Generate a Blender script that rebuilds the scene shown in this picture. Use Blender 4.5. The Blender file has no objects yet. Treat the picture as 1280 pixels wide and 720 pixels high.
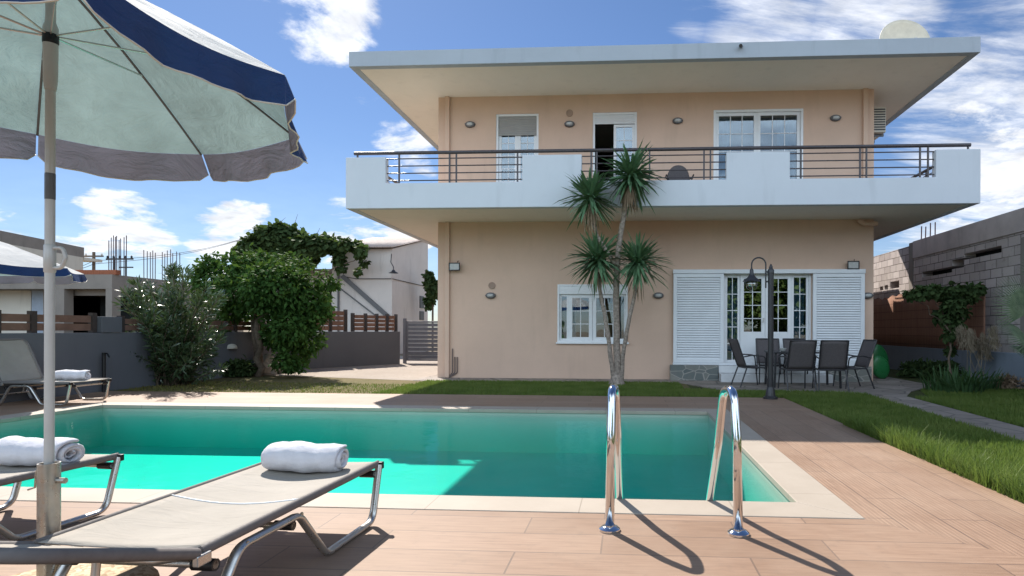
import bpy, math, random
import numpy as np
from mathutils import Vector, Matrix
rad = math.radians
random.seed(7); RNG = np.random.default_rng(7)
S = bpy.context.scene
COL = S.collection

# ---------------------------------------------------------------- camera
F_PX, PPX, PPY, CAM_H, YAW, ROLL = 740.0, 740.0, 412.0, 1.17, rad(3.33), 0.0035
FWD = Vector((-math.sin(YAW), math.cos(YAW), 0))
_R = Vector((math.cos(YAW), math.sin(YAW), 0)); _U = Vector((0, 0, 1))
RGT = _R*math.cos(ROLL) + _U*math.sin(ROLL)
UPV = _U*math.cos(ROLL) - _R*math.sin(ROLL)
CP = Vector((0, 0, CAM_H))
cd = bpy.data.cameras.new('camera'); cam = bpy.data.objects.new('camera', cd); COL.objects.link(cam)
cd.sensor_width = 36; cd.sensor_fit = 'HORIZONTAL'; cd.lens = F_PX/1280*36
cd.shift_x = (640-PPX)/1280; cd.shift_y = (PPY-360)/1280
cd.clip_start = 0.05; cd.clip_end = 2000
M = Matrix.Identity(4)
for i in range(3):
    M[i][0] = RGT[i]; M[i][1] = UPV[i]; M[i][2] = -FWD[i]; M[i][3] = CP[i]
cam.matrix_world = M
S.camera = cam

def ray(px, py): return FWD*F_PX + RGT*(px-PPX) + UPV*(PPY-py)
def onz(px, py, z=0.0):
    r = ray(px, py); return CP + r*((z-CAM_H)/r.z)
def ony(px, py, Y):
    r = ray(px, py); return CP + r*(Y/r.y)
def onx(px, py, X):
    r = ray(px, py); return CP + r*(X/r.x)

# ---------------------------------------------------------------- light
SUN_EL = rad(45); SUN_D = Vector((-0.534, 0.846, 0)).normalized()     # towards the sun
EXPO = 1.0
W = bpy.data.worlds.new('World'); S.world = W; W.use_nodes = True
S.view_settings.view_transform = 'Standard'; S.view_settings.look = 'None'
S.view_settings.exposure = EXPO; S.view_settings.gamma = 1; S.view_settings.use_curve_mapping = False
sl = bpy.data.lights.new('sun', 'SUN'); sl.energy = 4.2; sl.angle = rad(0.5); sl.color = (1.0, 0.93, 0.84)
sun = bpy.data.objects.new('sun', sl); COL.objects.link(sun)
sdir = Vector((SUN_D.x*math.cos(SUN_EL), SUN_D.y*math.cos(SUN_EL), math.sin(SUN_EL)))
sun.rotation_euler = sdir.to_track_quat('Z', 'Y').to_euler()
S.cycles.use_denoising = True
S.cycles.max_bounces = 8; S.cycles.diffuse_bounces = 4; S.cycles.glossy_bounces = 4
S.cycles.transmission_bounces = 4; S.cycles.transparent_max_bounces = 24; S.cycles.volume_bounces = 0
S.cycles.caustics_reflective = False; S.cycles.caustics_refractive = False
S.cycles.sample_clamp_indirect = 6

def build_world():
    nt = W.node_tree; N = nt.nodes; L = nt.links; N.clear()
    out = N.new('ShaderNodeOutputWorld')
    sky = N.new('ShaderNodeTexSky'); sky.sky_type = 'NISHITA'; sky.sun_disc = False
    sky.sun_elevation = SUN_EL; sky.sun_rotation = math.atan2(SUN_D.x, SUN_D.y)
    sky.air_density = 1.0; sky.dust_density = 0.15; sky.ozone_density = 4.5; sky.altitude = 20
    tc = N.new('ShaderNodeTexCoord'); sep = N.new('ShaderNodeSeparateXYZ'); L.new(tc.outputs['Generated'], sep.inputs[0])
    def math_(op, a, b=None, c=None):
        m = N.new('ShaderNodeMath'); m.operation = op
        for i, v in enumerate((a, b, c)):
            if v is None: continue
            if isinstance(v, (int, float)): m.inputs[i].default_value = v
            else: L.new(v, m.inputs[i])
        return m.outputs[0]
    zz = math_('ADD', math_('MAXIMUM', sep.outputs[2], 0.0), 0.16)
    cx = math_('DIVIDE', sep.outputs[0], zz); cy = math_('DIVIDE', sep.outputs[1], zz)
    cmb = N.new('ShaderNodeCombineXYZ'); L.new(cx, cmb.inputs[0]); L.new(cy, cmb.inputs[1])
    def noise(scale, detail, rough, sc, rot, dist=0.0, off=(0, 0, 0)):
        mp = N.new('ShaderNodeMapping'); mp.inputs['Scale'].default_value = sc; mp.inputs['Rotation'].default_value = (0, 0, rot)
        mp.inputs['Location'].default_value = off
        L.new(cmb.outputs[0], mp.inputs[0])
        n = N.new('ShaderNodeTexNoise'); n.inputs['Scale'].default_value = scale; n.inputs['Detail'].default_value = detail
        n.inputs['Roughness'].default_value = rough; n.inputs['Distortion'].default_value = dist
        L.new(mp.outputs[0], n.inputs['Vector']); return n.outputs['Fac']
    n1 = noise(2.6, 9, 0.62, (1, 1, 1), 0, 0.25, (3.1, 1.7, 0))          # puffs
    n2 = noise(2.1, 10, 0.66, (0.55, 1.7, 1), rad(-28), 0.5, (0.4, 5.2, 0))  # streaks
    def blobs(lst):
        acc = None
        for (px, py, deg, w) in lst:
            c = (px if isinstance(px, Vector) else ray(px, py)).normalized()
            d = N.new('ShaderNodeVectorMath'); d.operation = 'DOT_PRODUCT'
            L.new(tc.outputs['Generated'], d.inputs[0]); d.inputs[1].default_value = c
            mr = N.new('ShaderNodeMapRange'); mr.interpolation_type = 'SMOOTHSTEP'
            mr.inputs['From Min'].default_value = math.cos(rad(deg)); mr.inputs['From Max'].default_value = 1
            mr.inputs['To Max'].default_value = w
            L.new(d.outputs['Value'], mr.inputs['Value'])
            acc = mr.outputs[0] if acc is None else math_('MAXIMUM', acc, mr.outputs[0])
        return acc
    puff = blobs([(405, 8, 7, .40), (360, -10, 6, .34), (520, -40, 8, .2), (150, 280, 4.5, .44), (185, 296, 3.5, .4), (20, 272, 3.2, .34), (450, 293, 6, .40),
                  (300, 312, 6, .42), (500, 290, 5, .40), (505, 180, 4.5, .34), (455, 118, 4, .26), (180, 235, 3.5, .26), (300, 212, 5.5, .22), (752, 36, 3.0, .20), (270, 200, 5, .22), (60, 330, 8, .3),
                  (1250, 215, 11, .34), (1170, 285, 9, .30), (520, 215, 4, .3)])
    strk = blobs([(960, 15, 9, .42), (1080, 20, 9, .42), (880, 12, 5, .32), (1230, 120, 12, .30), (1190, 60, 7, .18), (1260, 220, 14, .40), (1330, 60, 12, .3),
                  (Vector((0.9, -0.2, 0.45)), 0, 50, .2), (Vector((-0.9, -0.3, 0.45)), 0, 40, .15)])
    def ramp(v, lo, hi):
        mr = N.new('ShaderNodeMapRange'); mr.interpolation_type = 'SMOOTHSTEP'
        mr.inputs['From Min'].default_value = lo; mr.inputs['From Max'].default_value = hi
        L.new(v, mr.inputs['Value']); return mr.outputs[0]
    c1 = ramp(math_('ADD', n1, puff), 0.79, 0.93)
    c2 = ramp(math_('ADD', n2, strk), 0.70, 1.02)
    cov = math_('MAXIMUM', c1, c2)
    haze = ramp(sep.outputs[2], 0.34, -0.02)
    cov2 = math_('MAXIMUM', math_('MULTIPLY', cov, 0.94), math_('MULTIPLY', haze, 0.16))
    cov3 = math_('MULTIPLY', cov2, ramp(sep.outputs[2], -0.03, 0.01))
    bg = N.new('ShaderNodeBackground'); tn = N.new('ShaderNodeMix'); tn.data_type = 'RGBA'; tn.blend_type = 'MULTIPLY'; tn.inputs[0].default_value = 1.0
    tn.inputs[7].default_value = (0.84, 0.91, 1.02, 1); L.new(sky.outputs[0], tn.inputs[6]); L.new(tn.outputs[2], bg.inputs[0]); bg.inputs[1].default_value = 0.055
    # a brighter crest and a greyer base inside each cloud
    nb = noise(5.5, 6, 0.6, (1, 1, 1), 0.3, 0.2, (8.1, 2.2, 0))
    cr = N.new('ShaderNodeMapRange'); cr.inputs['From Min'].default_value = 0.3; cr.inputs['From Max'].default_value = 0.62
    cr.inputs['To Min'].default_value = 0.42; cr.inputs['To Max'].default_value = 0.66; L.new(nb, cr.inputs['Value'])
    cl = N.new('ShaderNodeBackground'); cl.inputs[0].default_value = (0.94, 0.96, 1.0, 1); L.new(cr.outputs[0], cl.inputs[1])
    mx = N.new('ShaderNodeMixShader'); L.new(cov3, mx.inputs[0]); L.new(bg.outputs[0], mx.inputs[1]); L.new(cl.outputs[0], mx.inputs[2])
    # added fill: bright bluish sky behind the camera to lift the shaded front
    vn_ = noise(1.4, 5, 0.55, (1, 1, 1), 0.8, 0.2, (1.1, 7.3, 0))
    fill_veil = math_('MULTIPLY', ramp(sep.outputs[1], 0.0, -0.45), ramp(sep.outputs[2], 0.0, 0.20))
    fill_veil = math_('MULTIPLY', fill_veil, ramp(vn_, 0.2, 0.6)); fill_veil = math_('MULTIPLY', fill_veil, ramp(sep.outputs[2], 0.9, 0.55))
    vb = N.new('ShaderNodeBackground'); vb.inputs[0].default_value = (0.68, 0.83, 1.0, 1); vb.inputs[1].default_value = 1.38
    m2 = N.new('ShaderNodeMixShader'); L.new(fill_veil, m2.inputs[0]); L.new(mx.outputs[0], m2.inputs[1]); L.new(vb.outputs[0], m2.inputs[2])
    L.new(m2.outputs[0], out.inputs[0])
build_world()

# ---------------------------------------------------------------- tagging helpers
def tag(o, label=None, cat=None, group=None, kind=None):
    if label: o['label'] = label
    if cat: o['category'] = cat
    if group: o['group'] = group
    if kind: o['kind'] = kind
    return o
def empty(name, loc=(0, 0, 0), rz=0, label=None, cat=None, group=None):
    o = bpy.data.objects.new(name, None); COL.objects.link(o); o.location = loc; o.rotation_euler = (0, 0, rz)
    o.empty_display_size = 0.1
    return tag(o, label, cat, group)
def copy_tree(o, parent=None):
    c = o.copy(); COL.objects.link(c)
    if parent is not None:
        c.parent = parent
    for ch in o.children: copy_tree(ch, c)
    return c

class MB:
    """collects shapes, then links them as ONE mesh object"""
    def __init__(s): s.v = []; s.f = []
    def add(s, vs, fs):
        n = len(s.v); s.v.extend([tuple(v) for v in vs]); s.f.extend([tuple(i+n for i in f) for f in fs]); return s
    def box(s, x0, x1, y0, y1, z0, z1):
        if x0 > x1: x0, x1 = x1, x0
        if y0 > y1: y0, y1 = y1, y0
        if z0 > z1: z0, z1 = z1, z0
        return s.add([(x0,y0,z0),(x1,y0,z0),(x1,y1,z0),(x0,y1,z0),(x0,y0,z1),(x1,y0,z1),(x1,y1,z1),(x0,y1,z1)],
                     [(0,3,2,1),(4,5,6,7),(0,1,5,4),(1,2,6,5),(2,3,7,6),(3,0,4,7)])
    def prism(s, poly, z0, z1):
        n = len(poly)
        a = sum(poly[i][0]*poly[(i+1)%n][1]-poly[(i+1)%n][0]*poly[i][1] for i in range(n))
        if a < 0: poly = poly[::-1]
        return s.add([(p[0],p[1],z0) for p in poly]+[(p[0],p[1],z1) for p in poly],
                     [tuple(range(n))[::-1], tuple(range(n,2*n))]+[(i,(i+1)%n,n+(i+1)%n,n+i) for i in range(n)])
    def sheet(s, poly, z):
        n = len(poly)
        a = sum(poly[i][0]*poly[(i+1)%n][1]-poly[(i+1)%n][0]*poly[i][1] for i in range(n))
        if a < 0: poly = poly[::-1]
        return s.add([(p[0],p[1],z) for p in poly], [tuple(range(n))])
    def tube(s, pts, r, seg=10, caps=True, flat=1.0):
        pts = [Vector(p) for p in pts]; n = len(pts)
        rs = r if isinstance(r, (list, tuple)) else [r]*n
        T = []
        for i in range(n):
            t = (pts[min(i+1, n-1)]-pts[max(i-1, 0)])
            T.append(t.normalized() if t.length > 1e-9 else Vector((0, 0, 1)))
        up = Vector((0, 0, 1)) if abs(T[0].z) < 0.9 else Vector((1, 0, 0))
        nrm = (up - T[0]*up.dot(T[0])).normalized()
        vs = []
        for i in range(n):
            nrm = (nrm - T[i]*nrm.dot(T[i]))
            nrm = nrm.normalized() if nrm.length > 1e-6 else T[i].orthogonal().normalized()
            b = T[i].cross(nrm)
            for k in range(seg):
                a = 2*math.pi*k/seg
                vs.append(pts[i] + nrm*(math.cos(a)*rs[i]) + b*(math.sin(a)*rs[i]*flat))
        fs = []
        for i in range(n-1):
            for k in range(seg):
                k2 = (k+1) % seg
                fs.append((i*seg+k, i*seg+k2, (i+1)*seg+k2, (i+1)*seg+k))
        if caps:
            fs.append(tuple(range(seg))[::-1]); fs.append(tuple(range((n-1)*seg, n*seg)))
        return s.add(vs, fs)
    def bar(s, a, b, w, t, up=(0, 0, 1)):
        a = Vector(a); b = Vector(b); d = (b-a).normalized(); u = Vector(up)
        if abs(d.dot(u)) > 0.98: u = Vector((0, 1, 0))
        sx = d.cross(u).normalized(); u = sx.cross(d)
        vs = []
        for p in (a, b):
            for (i, j) in ((-1,-1),(1,-1),(1,1),(-1,1)): vs.append(p + sx*(i*w/2) + u*(j*t/2))
        return s.add(vs, [(0,1,2,3)[::-1],(4,5,6,7),(0,1,5,4),(1,2,6,5),(2,3,7,6),(3,0,4,7)])
    def lathe(s, prof, seg=20, c=(0, 0, 0), axis='Z'):
        vs = []; n = len(prof)
        for (r, z) in prof:
            for k in range(seg):
                a = 2*math.pi*k/seg
                p = (r*math.cos(a), r*math.sin(a), z)
                if axis == 'Y': p = (p[0], p[2], p[1])
                if axis == 'X': p = (p[2], p[0], p[1])
                vs.append((p[0]+c[0], p[1]+c[1], p[2]+c[2]))
        fs = []
        for i in range(n-1):
            for k in range(seg):
                k2 = (k+1) % seg
                fs.append((i*seg+k, i*seg+k2, (i+1)*seg+k2, (i+1)*seg+k))
        fs.append(tuple(range(seg))[::-1]); fs.append(tuple(range((n-1)*seg, n*seg)))
        return s.add(vs, fs)
    def grid(s, fn, nu, nv):
        vs = [fn(i/nu, j/nv) for i in range(nu+1) for j in range(nv+1)]
        fs = [(i*(nv+1)+j, (i+1)*(nv+1)+j, (i+1)*(nv+1)+j+1, i*(nv+1)+j+1) for i in range(nu) for j in range(nv)]
        return s.add(vs, fs)
    def build(s, name, mat, parent=None, smooth=None, bevel=0, solid=0):
        me = bpy.data.meshes.new(name); me.from_pydata(s.v, [], s.f); me.update()
        mats = mat if isinstance(mat, (list, tuple)) else [mat]
        for m in mats: me.materials.append(m)
        o = bpy.data.objects.new(name, me); COL.objects.link(o)
        if parent is not None: o.parent = parent
        if smooth:
            me.shade_smooth()
            if smooth < 179: me.set_sharp_from_angle(angle=rad(smooth))
        if solid:
            md = o.modifiers.new('solid', 'SOLIDIFY'); md.thickness = solid; md.offset = 0
        if bevel:
            md = o.modifiers.new('bevel', 'BEVEL'); md.width = bevel; md.segments = 2; md.limit_method = 'ANGLE'; md.angle_limit = rad(50)
        return o

def fillet(pts, r, n=6):
    pts = [Vector(p) for p in pts]; out = [pts[0]]
    for i in range(1, len(pts)-1):
        a, b, c = pts[i-1], pts[i], pts[i+1]
        u = (a-b); v = (c-b); lu, lv = u.length, v.length; u.normalize(); v.normalize()
        ang = u.angle(v); rr = r[i] if isinstance(r, (list, tuple)) else r
        t = min(rr/math.tan(ang/2), lu*0.48, lv*0.48)
        p0 = b+u*t; p1 = b+v*t
        for k in range(n+1):
            q = k/n
            out.append(p0*((1-q)**2) + b*(2*q*(1-q)) + p1*(q*q))
    out.append(pts[-1]); return out

# ---------------------------------------------------------------- materials
class NT:
    def __init__(s, name):
        s.m = bpy.data.materials.new(name); s.m.use_nodes = True
        s.t = s.m.node_tree; s.t.nodes.clear()
        s.out = s.n('ShaderNodeOutputMaterial'); s._o = None
    def n(s, typ, **kw):
        x = s.t.nodes.new(typ)
        for k, v in kw.items(): setattr(x, k, v)
        return x
    def l(s, a, b): s.t.links.new(a, b)
    def set(s, sock, v):
        if isinstance(v, (int, float, tuple, list)):
            if isinstance(v, (tuple, list)) and len(v) == 3 and sock.type == 'RGBA': v = (*v, 1)
            sock.default_value = v
        else: s.l(v, sock)
    def coord(s, kind='Object'):
        if kind == 'Position': return s.n('ShaderNodeNewGeometry').outputs['Position']
        return s.n('ShaderNodeTexCoord').outputs[kind]
    def mapping(s, v, sc=(1, 1, 1), rot=(0, 0, 0), loc=(0, 0, 0)):
        m = s.n('ShaderNodeMapping'); m.inputs['Scale'].default_value = sc; m.inputs['Rotation'].default_value = rot; m.inputs['Location'].default_value = loc
        s.l(v, m.inputs[0]); return m.outputs[0]
    def noise(s, v, scale, detail=4, rough=0.55, dist=0):
        x = s.n('ShaderNodeTexNoise'); s.l(v, x.inputs['Vector']); x.inputs['Scale'].default_value = scale
        x.inputs['Detail'].default_value = detail; x.inputs['Roughness'].default_value = rough; x.inputs['Distortion'].default_value = dist
        return x.outputs['Fac']
    def rng(s, v, a, b, c=0.0, d=1.0, smooth=False):
        x = s.n('ShaderNodeMapRange'); s.l(v, x.inputs['Value'])
        if smooth: x.interpolation_type = 'SMOOTHSTEP'
        x.inputs['From Min'].default_value = a; x.inputs['From Max'].default_value = b
        x.inputs['To Min'].default_value = c; x.inputs['To Max'].default_value = d; return x.outputs[0]
    def mix(s, fac, a, b, mode='MIX'):
        x = s.n('ShaderNodeMix', data_type='RGBA', blend_type=mode)
        s.set(x.inputs[0], fac); s.set(x.inputs[6], a); s.set(x.inputs[7], b); return x.outputs[2]
    def math(s, op, a, b=0.0):
        x = s.n('ShaderNodeMath', operation=op); s.set(x.inputs[0], a); s.set(x.inputs[1], b); return x.outputs[0]
    def bump(s, h, strength=0.3, dist=0.01, nrm=None):
        x = s.n('ShaderNodeBump'); s.l(h, x.inputs['Height']); x.inputs['Strength'].default_value = strength; x.inputs['Distance'].default_value = dist
        if nrm is not None: s.l(nrm, x.inputs['Normal'])
        return x.outputs[0]
    def princ(s, base, rough=0.6, spec=0.4, metal=0.0, nrm=None, link=True):
        p = s.n('ShaderNodeBsdfPrincipled'); s.set(p.inputs['Base Color'], base); s.set(p.inputs['Roughness'], rough)
        s.set(p.inputs['Specular IOR Level'], spec); s.set(p.inputs['Metallic'], metal)
        if nrm is not None: s.l(nrm, p.inputs['Normal'])
        if link: s.l(p.outputs[0], s.out.inputs[0])
        return p

def dk(c, k): return tuple(max(0, min(1, x*k)) for x in c)
def simple(name, c, rough=0.55, spec=0.4, metal=0.0, var=0.10, vs=6.0, bump=0.0, bs=60.0, bd=0.004, rv=0.12):
    t = NT(name); co = t.coord('Object')
    n = t.noise(co, vs, 5, 0.6)
    col = t.mix(t.rng(n, 0.3, 0.7), dk(c, 1-var), dk(c, 1+var))
    nr = t.bump(t.noise(co, bs, 3), bump, bd) if bump else None
    ro = t.rng(t.noise(co, vs*2.3, 3), 0.3, 0.7, max(0.02, rough-rv), min(1, rough+rv))
    t.princ(col, ro, spec, metal, nr); return t.m
def stucco(name, c, var=0.05, stain=0.10, bump=0.35):
    t = NT(name); co = t.coord('Object')
    n = t.noise(co, 1.1, 6, 0.65); n2 = t.noise(t.mapping(co, (2.2, 2.2, 0.35)), 1.6, 5, 0.6); fine = t.noise(co, 55, 4, 0.7)
    col = t.mix(t.rng(n, 0.3, 0.7), dk(c, 1-var), dk(c, 1+var))
    col = t.mix(t.rng(n2, 0.56, 0.78, 0, stain*2.2), col, dk(c, 0.62))
    col = t.mix(t.rng(fine, 0.35, 0.65, 0, 0.14), col, dk(c, 0.8))
    t.princ(col, 0.85, 0.25, 0, t.bump(t.noise(co, 85, 4, 0.7), bump, 0.006)); return t.m

m_wall = stucco('wall_plaster', (0.65, 0.46, 0.35))
m_white = stucco('white_plaster', (0.60, 0.625, 0.665), 0.03, 0.12, 0.22)
m_soffit = stucco('soffit_plaster', (0.84, 0.77, 0.68), 0.03, 0.10, 0.22)
m_fascia = stucco('fascia_plaster', (0.40, 0.44, 0.49), 0.05, 0.16, 0.22)
m_upvc = simple('white_frame', (0.78, 0.79, 0.80), 0.35, 0.5, 0, 0.03, 3)
m_shutter = simple('shutter_white', (0.74, 0.76, 0.78), 0.45, 0.4, 0, 0.04, 3)
m_shutgrey = simple('shutter_grey', (0.34, 0.33, 0.32), 0.5, 0.4, 0, 0.05, 3)
m_dark = simple('dark_paint', (0.028, 0.027, 0.03), 0.4, 0.5, 0, 0.2, 12)
m_rail = simple('rail_paint', (0.055, 0.045, 0.05), 0.35, 0.5, 0, 0.15, 8)
m_black = simple('black_plastic', (0.012, 0.012, 0.014), 0.4, 0.4, 0, 0.1)
m_lampgrey = simple('lamp_grey', (0.10, 0.10, 0.105), 0.4, 0.5, 0, 0.1)
m_frost = simple('frosted_glass', (0.45, 0.45, 0.43), 0.25, 0.6, 0, 0.05)
m_alu = simple('aluminium', (0.55, 0.53, 0.50), 0.32, 0.5, 0.85, 0.06, 14, 0, rv=0.08)
m_steel = simple('polished_steel', (0.72, 0.72, 0.73), 0.07, 0.5, 1.0, 0.03, 20, 0, rv=0.03)
m_galv = simple('galvanised_steel', (0.40, 0.38, 0.34), 0.34, 0.5, 0.9, 0.15, 18)
m_pole = simple('pole_grey', (0.50, 0.49, 0.47), 0.42, 0.5, 0.15, 0.05, 10)
m_cream = simple('cream_plastic', (0.62, 0.58, 0.50), 0.5, 0.4, 0, 0.08)
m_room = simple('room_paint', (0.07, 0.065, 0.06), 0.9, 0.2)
m_curtain = simple('curtain_cloth', (0.62, 0.64, 0.66), 0.9, 0.1, 0, 0.05, 8)
m_orange = simple('orange_cloth', (0.75, 0.30, 0.05), 0.8, 0.2)
m_garden = stucco('grey_garden_plaster', (0.125, 0.13, 0.145), 0.06, 0.22, 0.4)
m_blue_garden = stucco('slate_blue_plaster', (0.19, 0.225, 0.27), 0.08, 0.25, 0.4)
m_fence = simple('brown_board', (0.20, 0.115, 0.085), 0.7, 0.3, 0, 0.18, 5, 0.2, 40)
m_post = simple('dark_post', (0.055, 0.042, 0.038), 0.6, 0.4)
m_gate = simple('gate_paint', (0.15, 0.14, 0.15), 0.5, 0.4)
m_conc = stucco('raw_concrete', (0.25, 0.225, 0.20), 0.12, 0.30, 0.5)
m_cream_plaster = stucco('cream_render', (0.62, 0.58, 0.50), 0.05, 0.25, 0.3)
m_oldwhite = stucco('old_white_render', (0.60, 0.565, 0.53), 0.06, 0.32, 0.4)
m_rust = simple('rusty_steel', (0.10, 0.06, 0.07), 0.7, 0.3, 0.2, 0.4, 14)
m_brick = simple('red_brick_course', (0.30, 0.11, 0.06), 0.85, 0.2, 0, 0.3, 20)
m_interior = simple('dark_void', (0.02, 0.022, 0.022), 0.9, 0.1)  # near-black colour stands in for the shade inside openings
m_marble = simple('white_marble', (0.66, 0.66, 0.66), 0.35, 0.5, 0, 0.08, 4)
m_green = simple('green_plastic', (0.02, 0.17, 0.05), 0.35, 0.5, 0, 0.12)
m_vent = simple('vent_plastic', (0.36, 0.25, 0.19), 0.6, 0.3)
m_cable = simple('cable', (0.16, 0.12, 0.11), 0.6, 0.3)
m_bark = simple('bark', (0.15, 0.115, 0.085), 0.9, 0.2, 0, 0.35, 14, 0.8, 30, 0.02)
m_yucca_bark = simple('yucca_bark', (0.30, 0.245, 0.205), 0.9, 0.2, 0, 0.45, 22, 1.0, 34, 0.02)
m_rock = simple('rock', (0.36, 0.33, 0.29), 0.9, 0.2, 0, 0.3, 7, 0.8, 12, 0.03)
m_roofsheet = simple('roof_sheet', (0.40, 0.32, 0.28), 0.6, 0.4, 0, 0.2, 4)

def glass_mat():
    t = NT('window_glass'); g = t.n('ShaderNodeNewGeometry')
    d = t.n('ShaderNodeVectorMath', operation='DOT_PRODUCT'); t.l(g.outputs['Normal'], d.inputs[0]); t.l(g.outputs['Incoming'], d.inputs[1])
    f = t.math('POWER', t.math('SUBTRACT', 1.0, t.math('ABSOLUTE', d.outputs['Value'])), 5.0)
    fac = t.math('ADD', t.math('MULTIPLY', f, 0.7), 0.18)
    tr = t.n('ShaderNodeBsdfTransparent'); tr.inputs[0].default_value = (0.50, 0.66, 0.74, 1)
    gl = t.n('ShaderNodeBsdfGlossy'); gl.inputs['Roughness'].default_value = 0.005
    nz = t.bump(t.noise(t.coord('Object'), 1.6, 2), 0.05, 0.02); t.l(nz, gl.inputs['Normal'])
    mx = t.n('ShaderNodeMixShader'); t.l(fac, mx.inputs[0]); t.l(tr.outputs[0], mx.inputs[1]); t.l(gl.outputs[0], mx.inputs[2]); t.l(mx.outputs[0], t.out.inputs[0])
    return t.m
m_glass = glass_mat()

def lamp_glass():
    t = NT('clear_lamp_glass')
    tr = t.n('ShaderNodeBsdfTransparent'); tr.inputs[0].default_value = (0.85, 0.88, 0.88, 1)
    gl = t.n('ShaderNodeBsdfGlossy'); gl.inputs['Roughness'].default_value = 0.05
    mx = t.n('ShaderNodeMixShader'); mx.inputs[0].default_value = 0.25; t.l(tr.outputs[0], mx.inputs[1]); t.l(gl.outputs[0], mx.inputs[2]); t.l(mx.outputs[0], t.out.inputs[0])
    return t.m
m_lampglass = lamp_glass()

def deck_mat(name, along_y, ribs):
    t = NT(name); co = t.coord('Position')
    mp = t.mapping(co, (1, 1, 1), (0, 0, rad(90) if along_y else 0), (0.13, 0.05, 0))
    b = t.n('ShaderNodeTexBrick'); t.l(mp, b.inputs['Vector']); b.inputs['Scale'].default_value = 1
    b.inputs['Brick Width'].default_value = 1.22; b.inputs['Row Height'].default_value = 0.285; b.inputs['Mortar Size'].default_value = 0.005
    b.inputs['Mortar Smooth'].default_value = 0.1; b.inputs['Bias'].default_value = 0; b.offset = 0.37
    b.inputs['Color1'].default_value = (0.255, 0.162, 0.108, 1); b.inputs['Color2'].default_value = (0.345, 0.226, 0.156, 1); b.inputs['Mortar'].default_value = (0.13, 0.09, 0.07, 1)
    gr = t.noise(t.mapping(mp, (1.2, 16, 1)), 3.0, 7, 0.65); big = t.noise(co, 1.1, 5, 0.6)
    sp = t.noise(co, 9, 6, 0.7)
    col = t.mix(t.rng(gr, 0.35, 0.7, 0, 0.75), b.outputs['Color'], (0.19, 0.118, 0.078))
    col = t.mix(t.rng(big, 0.42, 0.72, 0, 0.45), col, (0.36, 0.265, 0.195))
    col = t.mix(t.rng(sp, 0.55, 0.75, 0, 0.40), col, (0.17, 0.12, 0.09))
    nr = t.bump(b.outputs['Fac'], -0.6, 0.003)
    if ribs:
        w = t.n('ShaderNodeTexWave', wave_type='BANDS', bands_direction='Y'); t.l(mp, w.inputs['Vector']); w.inputs['Scale'].default_value = 11.0
        nr = t.bump(w.outputs['Fac'], 0.35, 0.004, nr)
        col = t.mix(t.rng(w.outputs['Fac'], 0, 0.5, 0.22, 0), col, (0.17, 0.115, 0.085))
    t.princ(col, t.rng(big, 0.3, 0.7, 0.5, 0.68), 0.3, 0, t.bump(gr, 0.12, 0.002, nr)); return t.m
m_deck = deck_mat('deck_tiles_across', False, False)
m_deck_long = deck_mat('deck_tiles_lengthwise', True, True)
def coping_mat():
    t = NT('coping_stone'); co = t.coord('Position')
    sp = t.noise(co, 160, 2, 0.6); n = t.noise(co, 1.7, 5, 0.6)
    col = t.mix(t.rng(n, 0.3, 0.7), (0.34, 0.29, 0.235), (0.40, 0.345, 0.285))
    col = t.mix(t.rng(sp, 0.55, 0.7, 0, 0.35), col, (0.33, 0.28, 0.23))
    b = t.n('ShaderNodeTexBrick'); t.l(t.mapping(co, loc=(0.3, -0.3, 0)), b.inputs['Vector']); b.inputs['Scale'].default_value = 1
    b.inputs['Brick Width'].default_value = 1.0; b.inputs['Row Height'].default_value = 1.0; b.inputs['Mortar Size'].default_value = 0.004; b.offset = 0
    col = t.mix(t.math('MULTIPLY', b.outputs['Fac'], 0.7), col, (0.20, 0.165, 0.13))
    t.princ(col, 0.62, 0.3, 0, t.bump(sp, 0.15, 0.002)); return t.m
m_coping = coping_mat()
def paving_mat():
    t = NT('crazy_paving'); co = t.coord('Position'); cw = t.mix(0.12, co, t.n('ShaderNodeTexNoise').outputs['Color'])
    v = t.n('ShaderNodeTexVoronoi', feature='DISTANCE_TO_EDGE'); t.l(cw, v.inputs['Vector']); v.inputs['Scale'].default_value = 2.4
    v2 = t.n('ShaderNodeTexVoronoi', feature='F1'); t.l(cw, v2.inputs['Vector']); v2.inputs['Scale'].default_value = 2.4
    bw = t.n('ShaderNodeSeparateColor'); t.l(v2.outputs['Color'], bw.inputs[0])
    col = t.mix(bw.outputs[0], (0.22, 0.185, 0.155), (0.35, 0.30, 0.26))
    col = t.mix(t.rng(t.noise(co, 7, 6, 0.65), 0.4, 0.7, 0, 0.5), col, (0.17, 0.15, 0.13))
    edge = t.rng(v.outputs['Distance'], 0.01, 0.05, 1, 0)
    col = t.mix(t.math('MULTIPLY', edge, 0.8), col, (0.11, 0.095, 0.08))
    t.princ(col, 0.8, 0.3, 0, t.bump(edge, -0.5, 0.01)); return t.m
m_paving = paving_mat()
def ground_mat(name, a, b, c, sc=1.0):
    t = NT(name); co = t.coord('Position')
    col = t.mix(t.rng(t.noise(co, 0.7*sc, 6, 0.65), 0.35, 0.65), a, b)
    col = t.mix(t.rng(t.noise(co, 9*sc, 5, 0.7), 0.45, 0.7), col, c)
    t.princ(col, 0.95, 0.15, 0, t.bump(t.noise(co, 22, 5, 0.7), 0.7, 0.03)); return t.m
m_ground = ground_mat('dry_earth', (0.20, 0.16, 0.115), (0.27, 0.215, 0.155), (0.14, 0.12, 0.07))
m_soil = ground_mat('lawn_soil', (0.060, 0.075, 0.022), (0.045, 0.060, 0.018), (0.09, 0.08, 0.04))
m_drysoil = ground_mat('dry_lawn_soil', (0.16, 0.125, 0.06), (0.10, 0.10, 0.035), (0.20, 0.155, 0.09))
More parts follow.
